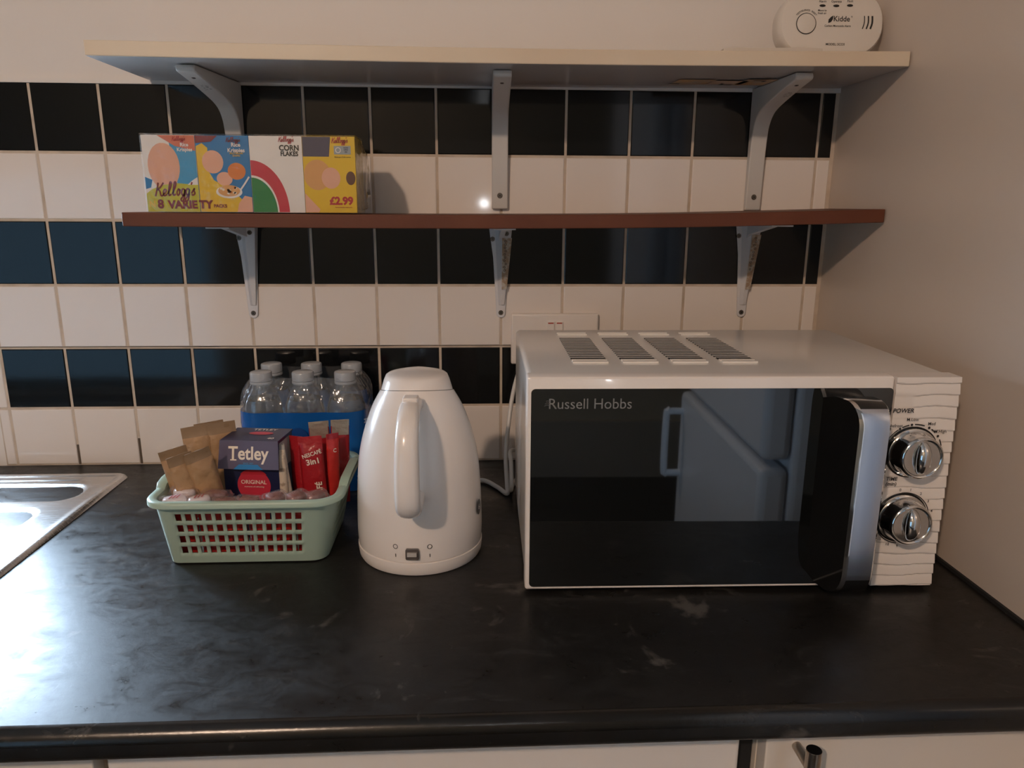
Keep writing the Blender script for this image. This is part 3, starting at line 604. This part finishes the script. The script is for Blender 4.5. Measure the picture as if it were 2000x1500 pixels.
for a in (122, 98, 62, 36, 5): b.ell(k1x + .0318 * math.cos(math.radians(a)), k1z + .0318 * math.sin(math.radians(a)), .0014, .0014, fp, hh + .0001, TX, 12)
for t, a in (('0', 100), ('1', 80), ('2', 58), ('3', 36), ('4', 14), ('6', -68), ('9', -92), ('12', -112), ('15', -132), ('30', -155)): b.text(t, .0044, fp, k2x + .0335 * math.cos(math.radians(a)), k2z + .0335 * math.sin(math.radians(a)), TX, hh, .01)
b.arc(k2x, k2z, .0298, .0010, fp, hh, TX, math.radians(15), math.radians(98)); b.arc(k2x, k2z, .0298, .0012, fp, hh, TX, math.radians(165), math.radians(265))
pnl = b.build('control_panel', mw, smooth=50); relabel(pnl, 'white ribbed control panel with dial markings')
for kx, kz in KN:
    b = MB(); X = Matrix.Translation((kx, -.001, kz)) @ Matrix.Rotation(PI / 2, 4, 'X')
    b.lathe([(.0272, 0), (.0275, .002), (.0268, .0045), (.0250, .0055), (.0240, .007), (.0236, .020), (.0228, .0222), (.0212, .0232), (.0200, .0228), (.0192, .0215)], 'chrome', seg=48, X=X)
    rs = []                                                 # the grip across the dial
    for t in [-1, -.93, -.75, -.4, 0, .4, .75, .93, 1]:
        wv = .0085 * (1 - t * t) ** .5 + .0004; hv = .010 * (1 - abs(t) ** 3) + .0005
        rs.append([X @ Vector((wv * math.cos(a), .0188 * t, .0205 + hv * max(0, math.sin(a)) ** .8)) for a in [PI * i / 8 for i in range(9)]])
    b.rings(rs, 'chrome'); b.lathe([(.0289, .0004), (.0289, .0010), (.0270, .0010)], 'black_gloss', seg=48, X=X)
    sk2 = b.build('dial_knob', pnl, smooth=40); relabel(sk2, 'round chrome ' + ('power' if kz > .12 else 'timer') + ' dial')
for xx in (.03, .43):
    for yy in (.04, .29): MB().cyl((xx, yy, 0), (xx, yy, ZB + .003), .011, 'black_rubber').build('foot', mw)
b = MB(); b.tube([(.03, DP - .006, .09), (.028, DP + .025, .08), (.018, DP + .03, .05), (-.004, DP + .01, .055), (-.0055, DP - .03, .05), (-.005, DP - .05, .018), (-.005, DP - .02, .0045), (.01, DP + .03, .0045), (.05, DP + .05, .02), (.08, DP + .06, .12), (.1, DP + .08, .17)], .0032, 'cord_white', k=6); b.build('power_cord', mw)

# ------------------------------------------------------------------ kettle
KX, KY = .6870, -.330
kt = thing('electric_kettle', 'white plastic jug kettle standing between the basket and the microwave', 'kettle', (KX, KY, .9))
MB().lathe([(.070, 0), (.0745, .0008), (.0762, .004), (.0772, .012), (.0772, .0165), (.076, .0172)], 'white_plastic', seg=64).build('power_base', kt)
pf = catmull([(.0765, .0180, 0), (.0772, .035, 0), (.0768, .055, 0), (.0755, .090, 0), (.0722, .1266, 0), (.0650, .1586, 0), (.0545, .1875, 0), (.0440, .2070, 0)], 6)
b = MB(); seg = 72; rs = [[(.0745 * math.cos(2 * PI * i / seg), .0745 * math.sin(2 * PI * i / seg), .0178) for i in range(seg)]]
def spout(a, t):                                             # bulge towards the wall near the top
    d = abs((a - PI / 2 + PI) % (2 * PI) - PI); return .018 * max(0, 1 - d / .55) ** 1.5 * sstep(.12, .21, t)
LZ = lambda a: .2070 - .0090 * math.sin(a)
for p in pf:
    rs.append([((p.x + spout(2 * PI * i / seg, p.y)) * math.cos(2 * PI * i / seg), (p.x + spout(2 * PI * i / seg, p.y)) * math.sin(2 * PI * i / seg), p.y + (sstep(.15, .207, p.y) * (LZ(2 * PI * i / seg) - .207))) for i in range(seg)])
b.rings(rs, 'white_gloss')
fk = F((0, 0, 0), (1, 0, 0), (0, 0, 1)); hs = math.radians(-93)
def kp(a, z, r_=.0772): return F((r_ * math.cos(a), r_ * math.sin(a), z), (-math.sin(a), math.cos(a), 0), (0, 0, 1))
for da in (-.26, .26):
    f_ = kp(hs + da, .0345); f_.n = Vector((math.cos(hs + da), math.sin(hs + da), 0)); b.arc(0, .0035, .0026, .0007, f_, .0004, 'ink_black'); b.ribbon([(0, -.0055), (0, -.0095)], .0008, f_, .0004, 'ink_black', 0)
f_ = kp(math.radians(-20), .066, .0770); f_.n = Vector((math.cos(math.radians(-20)), math.sin(math.radians(-20)), 0)); b.ell(0, 0, .006, .010, f_, .0010, 'ink_black'); b.text('6', .010, f_, 0, 0, 'ink_white', .0014)
b.build('jug_body', kt, recalc=False)
b = MB(); rs = []
for r_, dz in ((.0428, .0006), (.0422, .003), (.0392, .0135), (.0368, .0192), (.0345, .0209), (.028, .0225), (.015, .0236), (.004, .0239)):
    rs.append([((r_ + .12 * spout(2 * PI * i / seg, .21)) * math.cos(2 * PI * i / seg), (r_ + .12 * spout(2 * PI * i / seg, .21)) * math.sin(2 * PI * i / seg), LZ(2 * PI * i / seg) * max(0, 1 - dz / .018) + .2065 * min(1, dz / .018) + dz) for i in range(seg)])
b.rings(rs, 'white_gloss', cap0=False); b.build('lid', kt)
ha = math.radians(-91.5); hd_ = Vector((math.cos(ha), math.sin(ha), 0)); hsd = Vector((-math.sin(ha), math.cos(ha), 0))
path = catmull([(.038, 0, .2000), (.060, 0, .2040), (.085, 0, .2030), (.105, 0, .1945), (.1175, 0, .178), (.1235, 0, .155), (.1252, 0, .132), (.1248, 0, .117), (.1210, 0, .1065), (.1130, 0, .1000), (.1, 0, .0985), (.068, 0, .1000)], 5); rs = []
for i, p in enumerate(path):
    d = (path[min(i + 1, len(path) - 1)] - path[max(i - 1, 0)]).normalized(); n2 = Vector((d.z, 0, -d.x)); t = i / (len(path) - 1)
    hw = .0120 + .0018 * sstep(.15, .6, t); th = .0085 + .002 * math.sin(PI * t)
    rs.append([hd_ * (p.x + n2.x * th * c_) + Vector((0, 0, p.z + n2.z * th * c_)) + hsd * hw * s_ for c_, s_ in [(math.copysign(abs(math.sin(a)) ** .88, math.sin(a)), math.copysign(abs(math.cos(a)) ** .88, math.cos(a))) for a in [2 * PI * k / 20 for k in range(20)]]])
MB_h = MB(); MB_h.rings(rs, 'white_gloss'); hnd = MB_h.build('handle', kt)
b = MB(); X = Matrix(((hsd.x, hd_.x, 0, 0), (hsd.y, hd_.y, 0, 0), (0, 0, 1, 0), (0, 0, 0, 1))); b.box((-.0085, .060, .2100), (.0085, .078, .2165), 'white_plastic', X); b.build('lid_release', hnd, bevel=.002)
f_ = kp(hs, .0300, .0765); f_.n = Vector((math.cos(hs), math.sin(hs), 0)); b = MB(); b.rings([[f_(x, z, d) for x, z in rr_poly(-.0078 * s_, .0078 * s_, -.0068 * s_, .0068 * s_, .002)] for d, s_ in ((0, 1), (.0035, 1), (.0042, .9))], 'smoked'); b.box((-.0055, -.0022, 0), (.0055, .0022, .003), 'grey_plastic', Matrix.Translation(f_(0, .001, .004)) @ Matrix(((f_.r.x, f_.u.x, f_.n.x), (f_.r.y, f_.u.y, f_.n.y), (f_.r.z, f_.u.z, f_.n.z))).to_4x4()); relabel(b.build('switch', kt), 'smoky grey rocker switch')
b = MB(); b.tube([(.02, .060, .0045), (.03, .13, .0040), (.055, .205, .0040), (.0805, .2235, .0042), (.102, .196, .0040), (.1165, .168, .0040), (.1175, .19, .012), (.118, .24, .05), (.13, .275, .13), (.15, .305, .19)], .0034, 'cord_white'); b.build('power_cord', kt)

# ------------------------------------------------------------------ shrink wrapped water bottles
BX, BY = [.4372, .4992, .5618], [-.1045, -.0440]
BN = [('front', ['left', 'middle', 'right']), ('back', ['left', 'middle', 'right'])]
def make_bottle():
    o = thing('water_bottle', 'x', 'bottle', (BX[0], BY[0], .901), group='bottled water six pack')
    pr_ = [(.024, 0), (.0285, .002), (.0300, .008), (.0300, .03), (.0288, .036), (.0300, .042), (.0300, .07), (.0288, .076), (.0300, .082), (.0302, .108), (.0300, .118), (.0285, .128), (.0250, .1395), (.0195, .1500), (.0150, .1570), (.0134, .1610), (.0134, .168)]
    MB().lathe(pr_, 'bottle_clear', seg=36, cap1=False).build('bottle_body', o, smooth=60)
    MB().lathe([(.022, .002), (.027, .004), (.0286, .01), (.0286, .116), (.0272, .128), (.0238, .1385)], 'water', seg=36).build('water', o, smooth=60)
    b = MB(); rs = []
    for r_, z in ((.0152, .1660), (.0158, .1665), (.0158, .1775), (.0150, .1790), (.0135, .1796)):
        rs.append([((r_ + (.0003 if k % 2 else 0)) * math.cos(2 * PI * k / 60), (r_ + (.0003 if k % 2 else 0)) * math.sin(2 * PI * k / 60), z) for k in range(60)])
    b.rings(rs, 'cap_white'); b.lathe([(.0160, .1615), (.0164, .1625), (.0164, .1645), (.0158, .1655)], 'cap_white', seg=36)
    b.build('cap', o); return o
proto = make_bottle()
for r_ in range(2):
    for c_ in range(3):
        o = proto
        if r_ or c_:
            o = proto.copy(); COL.objects.link(o)
            for ch in list(proto.children):
                k = ch.copy(); COL.objects.link(k); k.parent = o
        o.location = (BX[c_], BY[r_], .901); o['label'] = 'clear water bottle with white cap, %s of the %s row in the blue six pack' % (['left', 'middle', 'right'][c_], ['front', 'back'][r_])
wr = thing('shrink_wrap', 'blue printed shrink wrap holding six water bottles behind the basket', 'plastic wrap', (.4995, -.074, .9))
def ring(x0, x1, y0, y1, z, r, wav=0., k=7):
    out = []
    for i, (x, y) in enumerate(rr_poly(x0, x1, y0, y1, r, k)): out.append((x, y, z))
    # add points along the straight runs so the film can sag between bottles
    res = []
    for i in range(len(out)):
        a = Vector(out[i]); c = Vector(out[(i + 1) % len(out)]); n = max(1, int((c - a).length / .006))
        for j in range(n): res.append(a.lerp(c, j / n))
    return res
base = ring(.4052, .5938, -.1361, -.0120, 0, .030)
def film(z, sc, sag):
    out = []
    cx, cy = .4995, -.0745
    for p in base:
        x, y = cx + (p.x - cx) * sc[0], cy + (p.y - cy) * sc[1]
        dmin = min(abs(p.x - q) for q in BX); s_ = sag * sstep(.012, .031, dmin) * (1 if .43 < p.x < .57 else 0)
        wob = .0012 * noise.noise(Vector((x * 40, y * 40, z * 40)))
        out.append((x + wob, y + (s_ if y < cy else -s_) + wob, z))
    return out
b = MB(); b.rings([film(z, (1, 1), .0015) for z in (.9008, .92, .95, .98, 1.005, 1.0245)], 'band_blue', False, False)
fb = F((.4995, -.1361, .9), (1, 0, 0), (0, 0, 1)); fb.n = Vector((0, -1, 0))
for cx, cz, rr in ((-.004, .088, .014), (.030, .087, .017)): b.ell(cx, cz, rr, rr, fb, .0026, 'band_navy')
f_ = F((.5905, -.126, .9), (.6, .8, 0), (0, 0, 1)); b.text('M', .010, f_, 0, .110, 'pale_print', .004, .02, rot=PI / 2); b.text('30', .011, F((.5830, -.1361, .9), (1, 0, 0), (0, 0, 1)), 0, .022, 'pale_print', .0022, .0)
relabel(b.build('printed_band', wr, False), 'opaque blue printed film')
b = MB(); b.rings([film(1.0245, (1, 1), .0015), film(1.034, (1, 1), .004), film(1.044, (.985, .975), .008), film(1.054, (.955, .92), .011), film(1.063, (.90, .82), .010), film(1.0695, (.85, .74), .006), film(1.0725, (.83, .70), .004)], 'wrap_clear', False, False); relabel(b.build('clear_film', wr, False, smooth=60), 'clear crinkled film')

# ------------------------------------------------------------------ basket and what is in it
BAX, BAY = .4825, -.2850
bk = thing('storage_basket', 'pale green plastic basket with square holes holding tea and biscuits', 'basket', (BAX, BAY, .9))
HT = .084
def rp(side_x, side_y, r, s):                               # point on a rounded rectangle; s = (which, t)
    return None
def basket_ring(t):
    """outline at height fraction t: list of (x, y) with columns for the holes"""
    x0 = .388 + (.3815 - .388) * t; x1 = .5735 + (.5905 - .5735) * t; y0 = -.362 + (-.384 + .362) * t; y1 = -.228 + (-.212 + .228) * t; rl = .012 + .008 * t; rg = .018 + .008 * t; out = []
    fx = [.0, .012] + [v for k in range(13) for v in (.035 + k * .0712, .035 + k * .0712 + .0455)] + [.965, 1.]
    sy = [.0, .06] + [v for k in range(9) for v in (.10 + k * .0915, .10 + k * .0915 + .060)] + [.95, 1.]
    def arc(cx, cy, a0, r): return [(cx + r * math.cos(a0 + PI / 2 * i / 6), cy + r * math.sin(a0 + PI / 2 * i / 6)) for i in range(1, 6)]
    L_ = x1 - x0 - rl - rg; DL, DR = y1 - y0 - 2 * rl, y1 - y0 - 2 * rg
    out += [(x0 + rl + L_ * f, y0) for f in fx]; out += arc(x1 - rg, y0 + rg, -PI / 2, rg); out += [(x1, y0 + rg + DR * f) for f in sy]; out += arc(x1 - rg, y1 - rg, 0, rg)
    out += [(x1 - rg - L_ * f, y1) for f in fx]; out += arc(x0 + rl, y1 - rl, PI / 2, rl); out += [(x0, y1 - rl - DL * f) for f in sy]; out += arc(x0 + rl, y0 + rl, PI, rl)
    hol = []
    for n in (len(fx), len(sy), len(fx), len(sy)):
        hol += [1 if (i >= 2 and i % 2 == 0 and i < n - 3) else 0 for i in range(n)] + [0] * 5
    return out, hol
vz = [.02, .12, .180, .305, .365, .490, .550, .675, .735, .860, .92, 1.]
b = MB(); R_ = []
for t in vz: o_, hol = basket_ring(t); R_.append([b.v((x, y, .9008 + HT * t)) for x, y in o_])
n = len(R_[0])
for j in range(len(vz) - 1):
    for i in range(n):
        if hol[i] and j in (2, 4, 6, 8): continue
        b.face([R_[j][i], R_[j][(i + 1) % n], R_[j + 1][(i + 1) % n], R_[j + 1][i]], 'basket_green')
inner = [b.v((BAX + (v.co.x - BAX) * .965, BAY + (v.co.y - BAY) * .965, .9012)) for v in R_[0]]
for i in range(n): b.face([inner[i], inner[(i + 1) % n], R_[0][(i + 1) % n], R_[0][i]], 'basket_green')
b.face(inner, 'basket_green')
b.build('basket_body', bk, False, solid=.0024, smooth=50)
top, _ = basket_ring(1.); b = MB(); rs = []
def rimz(x, y): return .0
for (off, dz) in ((-.0012, .0), (-.0012, .0035), (.002, .0055), (.0075, .0055), (.0092, .0035), (.0092, -.0015), (.0078, -.0015), (.0072, .0010), (.001, .0010)):
    ring_ = []
    for i, (x, y) in enumerate(top):
        a = Vector(top[i - 1]); c = Vector(top[(i + 1) % n]); d = c - a; nn = Vector((d.y, -d.x)).normalized(); ring_.append((x + nn.x * off, y + nn.y * off, .9008 + HT + dz))
    rs.append(ring_)
rs.append(rs[0]); b.rings(rs, 'basket_green', False, False); b.build('rim', bk, False, smooth=50)
for s_, xx in ((-1, .3815), (1, .5905)):
    b = MB(); rs = []
    for yv, h_ in ((-.345, .0), (-.335, .0065), (-.322, .0085), (-.262, .0085), (-.250, .0065), (-.240, 0)):
        z = .9008 + HT + .003; rs.append([(xx - s_ * .001, yv, z - .001), (xx + s_ * .009, yv, z - .001), (xx + s_ * (.009 + .25 * h_), yv, z + h_), (xx + s_ * (.004 + .25 * h_), yv, z + h_ + .0012), (xx - s_ * .001, yv, z + h_ * .8)])
    b.rings(rs, 'basket_green'); b.build('handle', bk, False, bevel=.0008, recalc=True, smooth=40)

# tea box
TX_, TY_, TW, TD, THh = .4755, -.2715, .0720, .052, .1330
tb = thing('tea_box', 'navy blue tea bag box with a red disc standing in the basket', 'box', (TX_, TY_, .9045), math.radians(-6))
b = MB(); b.box((-TW / 2, -TD / 2, 0), (TW / 2, TD / 2, .128), 'card_navy'); ft = F((0, -TD / 2, 0), (1, 0, 0), (0, 0, 1)); ft.n = Vector((0, -1, 0))
b.ell(.002, .070, .0215, .0215, ft, .0002, 'ink_crimson', 40); b.poly([(.002 + .0210 * math.cos(a), .074 + .0185 * math.sin(a)) for a in [math.radians(35 + 110 * i / 12) for i in range(13)]], ft, .0003, 'ink_red')
b.text('ORIGINAL', .0074, ft, .002, .0745, 'ink_cream', .0006, .012, sx=.98); b.text('moments of refreshing', .0028, ft, .002, .0685, 'ink_cream', .0006, .01, shear=.3)
b.box((TW / 2 - .0005, -TD / 2 + .006, .09), (TW / 2 + .0006, TD / 2 - .01, .125), 'card_grey'); b.build('carton', tb, bevel=.0006)
b = MB(); b.box((-TW / 2 - .0012, -TD / 2 - .0012, .128), (TW / 2 + .0012, TD / 2 + .0012, .1300), 'card_navy')
X = Matrix.Translation((0, -TD / 2 - .0012, .1300)) @ Matrix.Rotation(math.radians(-13), 4, 'X'); fl = [(-TW / 2 - .0012, 0), (-TW / 2 - .0030, -.036), (-.018, -.036), (.020, -.036), (TW / 2 + .0030, -.036), (TW / 2 + .0012, 0)]
b.rings([[X @ Vector((a, d, c)) for a, c in fl] for d in (-.0004, .0006)], 'card_lid_glare')
n3 = X.to_3x3(); ff = F(X @ Vector((0, -.0004, 0)), n3 @ Vector((1, 0, 0)), n3 @ Vector((0, 0, 1))); ff.n = n3 @ Vector((0, -1, 0))
b.poly([(-.019, -.0362), (.019, -.0362), (.012, -.0300), (-.012, -.0300)], ff, .0003, 'ink_blue')
b.text('Tetley', .0232, ff, 0, -.0165, 'ink_cream', .0006, .022, sx=.86)
for x, z, w_ in ((-.0190, -.0243, .0080),): b.poly([(x - w_ / 2, z - .0008), (x + w_ / 2, z - .0008), (x + w_ / 2, z + .0008), (x - w_ / 2, z + .0008)], ff, .0006, 'ink_cream')
b.text('SINCE 1837', .0026, ff, 0, -.0285, 'ink_sky', .0006, .01)
fu = F((0, 0, .1300), (1, 0, 0), (0, 1, 0)); b.text('TETLEY', .0095, fu, .004, .019, 'ink_cream', .0004, .02); b.ell(.004, .004, .016, .0065, fu, .0003, 'ink_crimson'); b.text('40', .0085, fu, .024, -.017, 'ink_cream', .0004, .03)
relabel(b.build('lid_flap', tb), 'lid flap with cream lettering and painted purple grey glare')

def pillow(mb, W, H, T, m, crimp=.006, mc=None, nx=8, nz=14, seedv=0, X=Matrix.Identity(4)):
    """a sealed sachet standing on its lower edge: faces -y, crimped top and bottom"""
    fs = []
    for side in (-1, 1):
        G_ = []
        for j in range(nz + 1):
            v = j / nz; row = []
            for i in range(nx + 1):
                u = 2 * i / nx - 1; e = min(v, 1 - v) * H; pu = sstep(crimp, crimp + .016, e) * max(0, 1 - u * u) ** .5
                wr_ = .12 * T * noise.noise(Vector((u * 2.2 + seedv, v * 5, side + seedv))) * 2
                row.append(mb.v(X @ Vector((u * W / 2 * (1 - .06 * pu), side * (.0004 + T / 2 * pu) + wr_ * .6, v * H))))
            G_.append(row)
        fs.append(G_)
    for s_, G_ in enumerate(fs):
        for j in range(nz):
            mm = mc if (mc and (j + 1) / nz * H > H - crimp * 1.3 or mc and j / nz * H < 0) else m
            for i in range(nx):
                q = [G_[j][i], G_[j][i + 1], G_[j + 1][i + 1], G_[j + 1][i]]; mb.face(q if s_ == 0 else q[::-1], mm)
    A, B = fs
    for j in range(nz):
        mb.face([A[j + 1][0], B[j + 1][0], B[j][0], A[j][0]], m); mb.face([A[j][nx], B[j][nx], B[j + 1][nx], A[j + 1][nx]], m)
    for i in range(nx):
        mb.face([A[nz][i], A[nz][i + 1], B[nz][i + 1], B[nz][i]], mc or m); mb.face([A[0][i + 1], A[0][i], B[0][i], B[0][i + 1]], m)
    return mb
def rot(rx, ry, rz): return Matrix.Rotation(rz, 4, 'Z') @ Matrix.Rotation(ry, 4, 'Y') @ Matrix.Rotation(rx, 4, 'X')
D = math.radians
# brown paper sachets, in two loose rows at the left
for k, (x, y, z, W, H, rx, ry, rz, lab) in enumerate([
    (.4040, -.322, .9550, .032, .0830, 3, -11, 26, 'brown paper sachet leaning at the far left of the basket'), (.4165, -.335, .9480, .029, .0870, 2, -11, 34, 'brown paper sachet between two others, with a foil glint at its foot'), (.4365, -.326, .9500, .031, .0890, 4, -13, 34, 'brown paper sachet leaning beside the tea box, front row'),
    (.4080, -.270, .9480, .038, .0985, -2, -5, 18, 'brown sachet in the back row nearest the tiles at left'), (.4195, -.258, .9480, .036, .1000, -2, -5, 20, 'brown sachet half hidden in the middle of the back row'), (.4340, -.262, .9480, .036, .1000, -2, -4, 22, 'brown sachet in the back row against the tea box')]):
    b = MB(); pillow(b, W, H, .013, 'kraft', .007, 'kraft_crimp', seedv=k * 3.7); o = b.build('paper_sachet', smooth=60); o.location = (x, y, z); o.rotation_euler = rot(D(rx), D(ry), D(rz)).to_euler(); tag(o, lab, 'sachet', 'brown sachets in the basket')
# red coffee sachets at the right
def coffee(x, y, z, W, H, r3, m, lab, words=None, silver=0, seedv=0):
    o = thing('coffee_sachet', lab, 'sachet', (x, y, z), group='red coffee sachets in the basket'); o.rotation_euler = rot(*[D(a) for a in r3]).to_euler()
    b = MB(); pillow(b, W, H, .008, m, .005, 'foil_silver' if silver else 'foil_red', seedv=seedv); f_ = F((0, -.0048, 0), (1, 0, 0), (0, 0, 1)); f_.n = Vector((0, -1, 0))
    if silver: b.poly([(-W * .46, H - silver), (W * .46, H - silver), (W * .46, H - .002), (-W * .46, H - .002)], F((0, -.0046, 0)), .0, 'foil_silver')
    if words == 'main':
        b.text('NESCAF\u00c9', .0072, f_, .0012, H - .0225, 'ink_cream', .0004, .02, rot=D(14), sx=.86); b.text('3in1', .0105, f_, .002, H - .0325, 'ink_cream', .0004, .025, rot=D(8)); b.text('NESCAF\u00c9', .0100, f_, .0072, H - .080, 'ink_cream', .0004, .03, rot=PI / 2)
    if words == 'side': b.text('NESCAF\u00c9', .0085, f_, .0060, H - .085, 'ink_grey', .0004, .02, rot=PI / 2)
    if words == 'edge': b.text('C', .0070, f_, 0, H - .022, 'ink_cream', .0004, .03)
    b.build('packet', o, smooth=60)
coffee(.5270, -.281, .931, .022, .1010, (-4, -4, -30), 'foil_red', 'dark red coffee sachet turned sideways, left of the lettered one', 'side', 0, 1.3)
coffee(.5500, -.287, .929, .030, .1050, (-4, -3, 4), 'foil_red', 'red coffee sachet facing front with white 3 in 1 lettering', 'main', 0, 5.1)
coffee(.5705, -.274, .930, .018, .1030, (-4, 3, 40), 'foil_bright', 'bright red coffee sachet seen edge on at the right of the basket', 'edge', 0, 8.8)
coffee(.5540, -.252, .929, .026, .1150, (-3, -2, 10), 'foil_red', 'coffee sachet with silver top behind the lettered red one', None, .022, 2.9)
coffee(.5735, -.246, .929, .024, .1150, (-3, 2, 14), 'foil_red', 'coffee sachet with silver top in the back right corner of the basket', None, .020, 6.6)
# thin patterned sugar sticks
for k, (x, y, ry, lab) in enumerate([(.5135, -.302, -2, 'thin pale patterned sugar stick right beside the tea box'), (.5195, -.297, -7, 'thin pale patterned sugar stick leaning against the dark red sachet')]):
    b = MB(); pillow(b, .0105, .090, .007, 'stick_paper', .004, 'card_grey', 6, 14, k * 2.1); o = b.build('sugar_stick', smooth=60); o.location = (x, y, .938); o.rotation_euler = rot(D(-4), D(ry), 0).to_euler(); tag(o, lab, 'sugar stick', 'sugar sticks in the basket')
# small wrapped biscuits along the front
bis = [(.4010, -.362, .9745, .036, .020, 20, 'wrap_white', 'white and red wrapped biscuit in the front left corner of the basket'), (.4060, -.345, .9780, .034, .018, -25, 'wrap_white', 'white and pink wrapped biscuit at the foot of the leftmost brown sachet'), (.4290, -.361, .9745, .032, .018, 28, 'wrap_white', 'striped white wrapped biscuit lying second along the front rim'),
       (.4440, -.347, .9760, .034, .020, -12, 'biscuit', 'brown biscuit in clear film at the foot of the front brown sachets'), (.4600, -.3645, .9735, .032, .018, 8, 'biscuit', 'brown biscuit in glinting film in front of the tea box, left side'), (.4880, -.3630, .9745, .030, .018, -10, 'biscuit', 'dark biscuit in clear film right below the red disc'),
       (.5170, -.357, .9760, .026, .024, 40, 'biscuit', 'reddish biscuit in film right of the tea box disc'), (.5420, -.358, .9770, .026, .024, 48, 'biscuit', 'reddish biscuit in film in front of the lettered coffee sachet'), (.5650, -.356, .9765, .026, .022, 35, 'biscuit', 'reddish biscuit in film in the front right corner of the basket')]
for k, (x, y, z, L_, W_, rz, m_, lab) in enumerate(bis):
    o = thing('wrapped_biscuit', lab, 'biscuit', (x, y, z + .0055), D(rz), group='wrapped biscuits in the basket')
    b = MB(); hh_ = .0058 if m_ == 'biscuit' else .0066; rs = []
    for t in (-1, -.96, -.8, -.4, 0, .4, .8, .96, 1):
        q = (1 - abs(t) ** 6) ** .5 * .9 + .1; rs.append([(t * L_ * .40, W_ * .42 * q * math.copysign(abs(math.cos(a)) ** .6, math.cos(a)), hh_ * q * math.copysign(abs(math.sin(a)) ** .6, math.sin(a)) + .0008 * noise.noise(Vector((t * 4 + k, a * 2, 0)))) for a in [2 * PI * i / 16 for i in range(16)]])
    b.rings(rs, m_)
    if m_ == 'wrap_white':
        f_ = F((0, 0, hh_ + .0002), (1, 0, 0), (0, 1, 0))
        for i in range(3): b.ribbon([(-.006 + i * .004, -W_ * .3), (-.001 + i * .004, W_ * .25)], .0016, f_, .0003, 'ink_crimson', 0)
    b.build('biscuit', o, smooth=50)
    b = MB(); rs = []
    for t in (-1.0, -.9, -.8, -.6, -.2, .2, .6, .8, .9, 1.0):
        e = abs(t) > .85; hz = .0012 if e else hh_ * 1.22; wv = W_ * (.50 if not e else .46)
        rs.append([(t * L_ * .56, wv * math.copysign(abs(math.cos(a)) ** .7, math.cos(a)), hz * math.sin(a) + .0009 * noise.noise(Vector((t * 9 + k, a * 3, 2)))) for a in [2 * PI * i / 20 for i in range(20)]])
    b.rings(rs, 'sweet_film'); b.build('film', o, smooth=60)
# red foil biscuits packed in the lower part, seen through the holes
for k in range(6):
    b = MB(); pillow(b, .0272, .060, .010, 'foil_bright', .004, None, 6, 10, k * 4.4); o = b.build('red_packet', smooth=60); o.location = (.4085 + k * .0288, -.350 + .002 * (k % 2), .9045); o.rotation_euler = rot(D(6), 0, D(3 * (-1) ** k)).to_euler()
    tag(o, 'red packet behind the holes in the front of the basket, ' + ['leftmost', 'second from left', 'third from left', 'third from right', 'second from right', 'rightmost'][k], 'packet', 'red packets low in the basket')
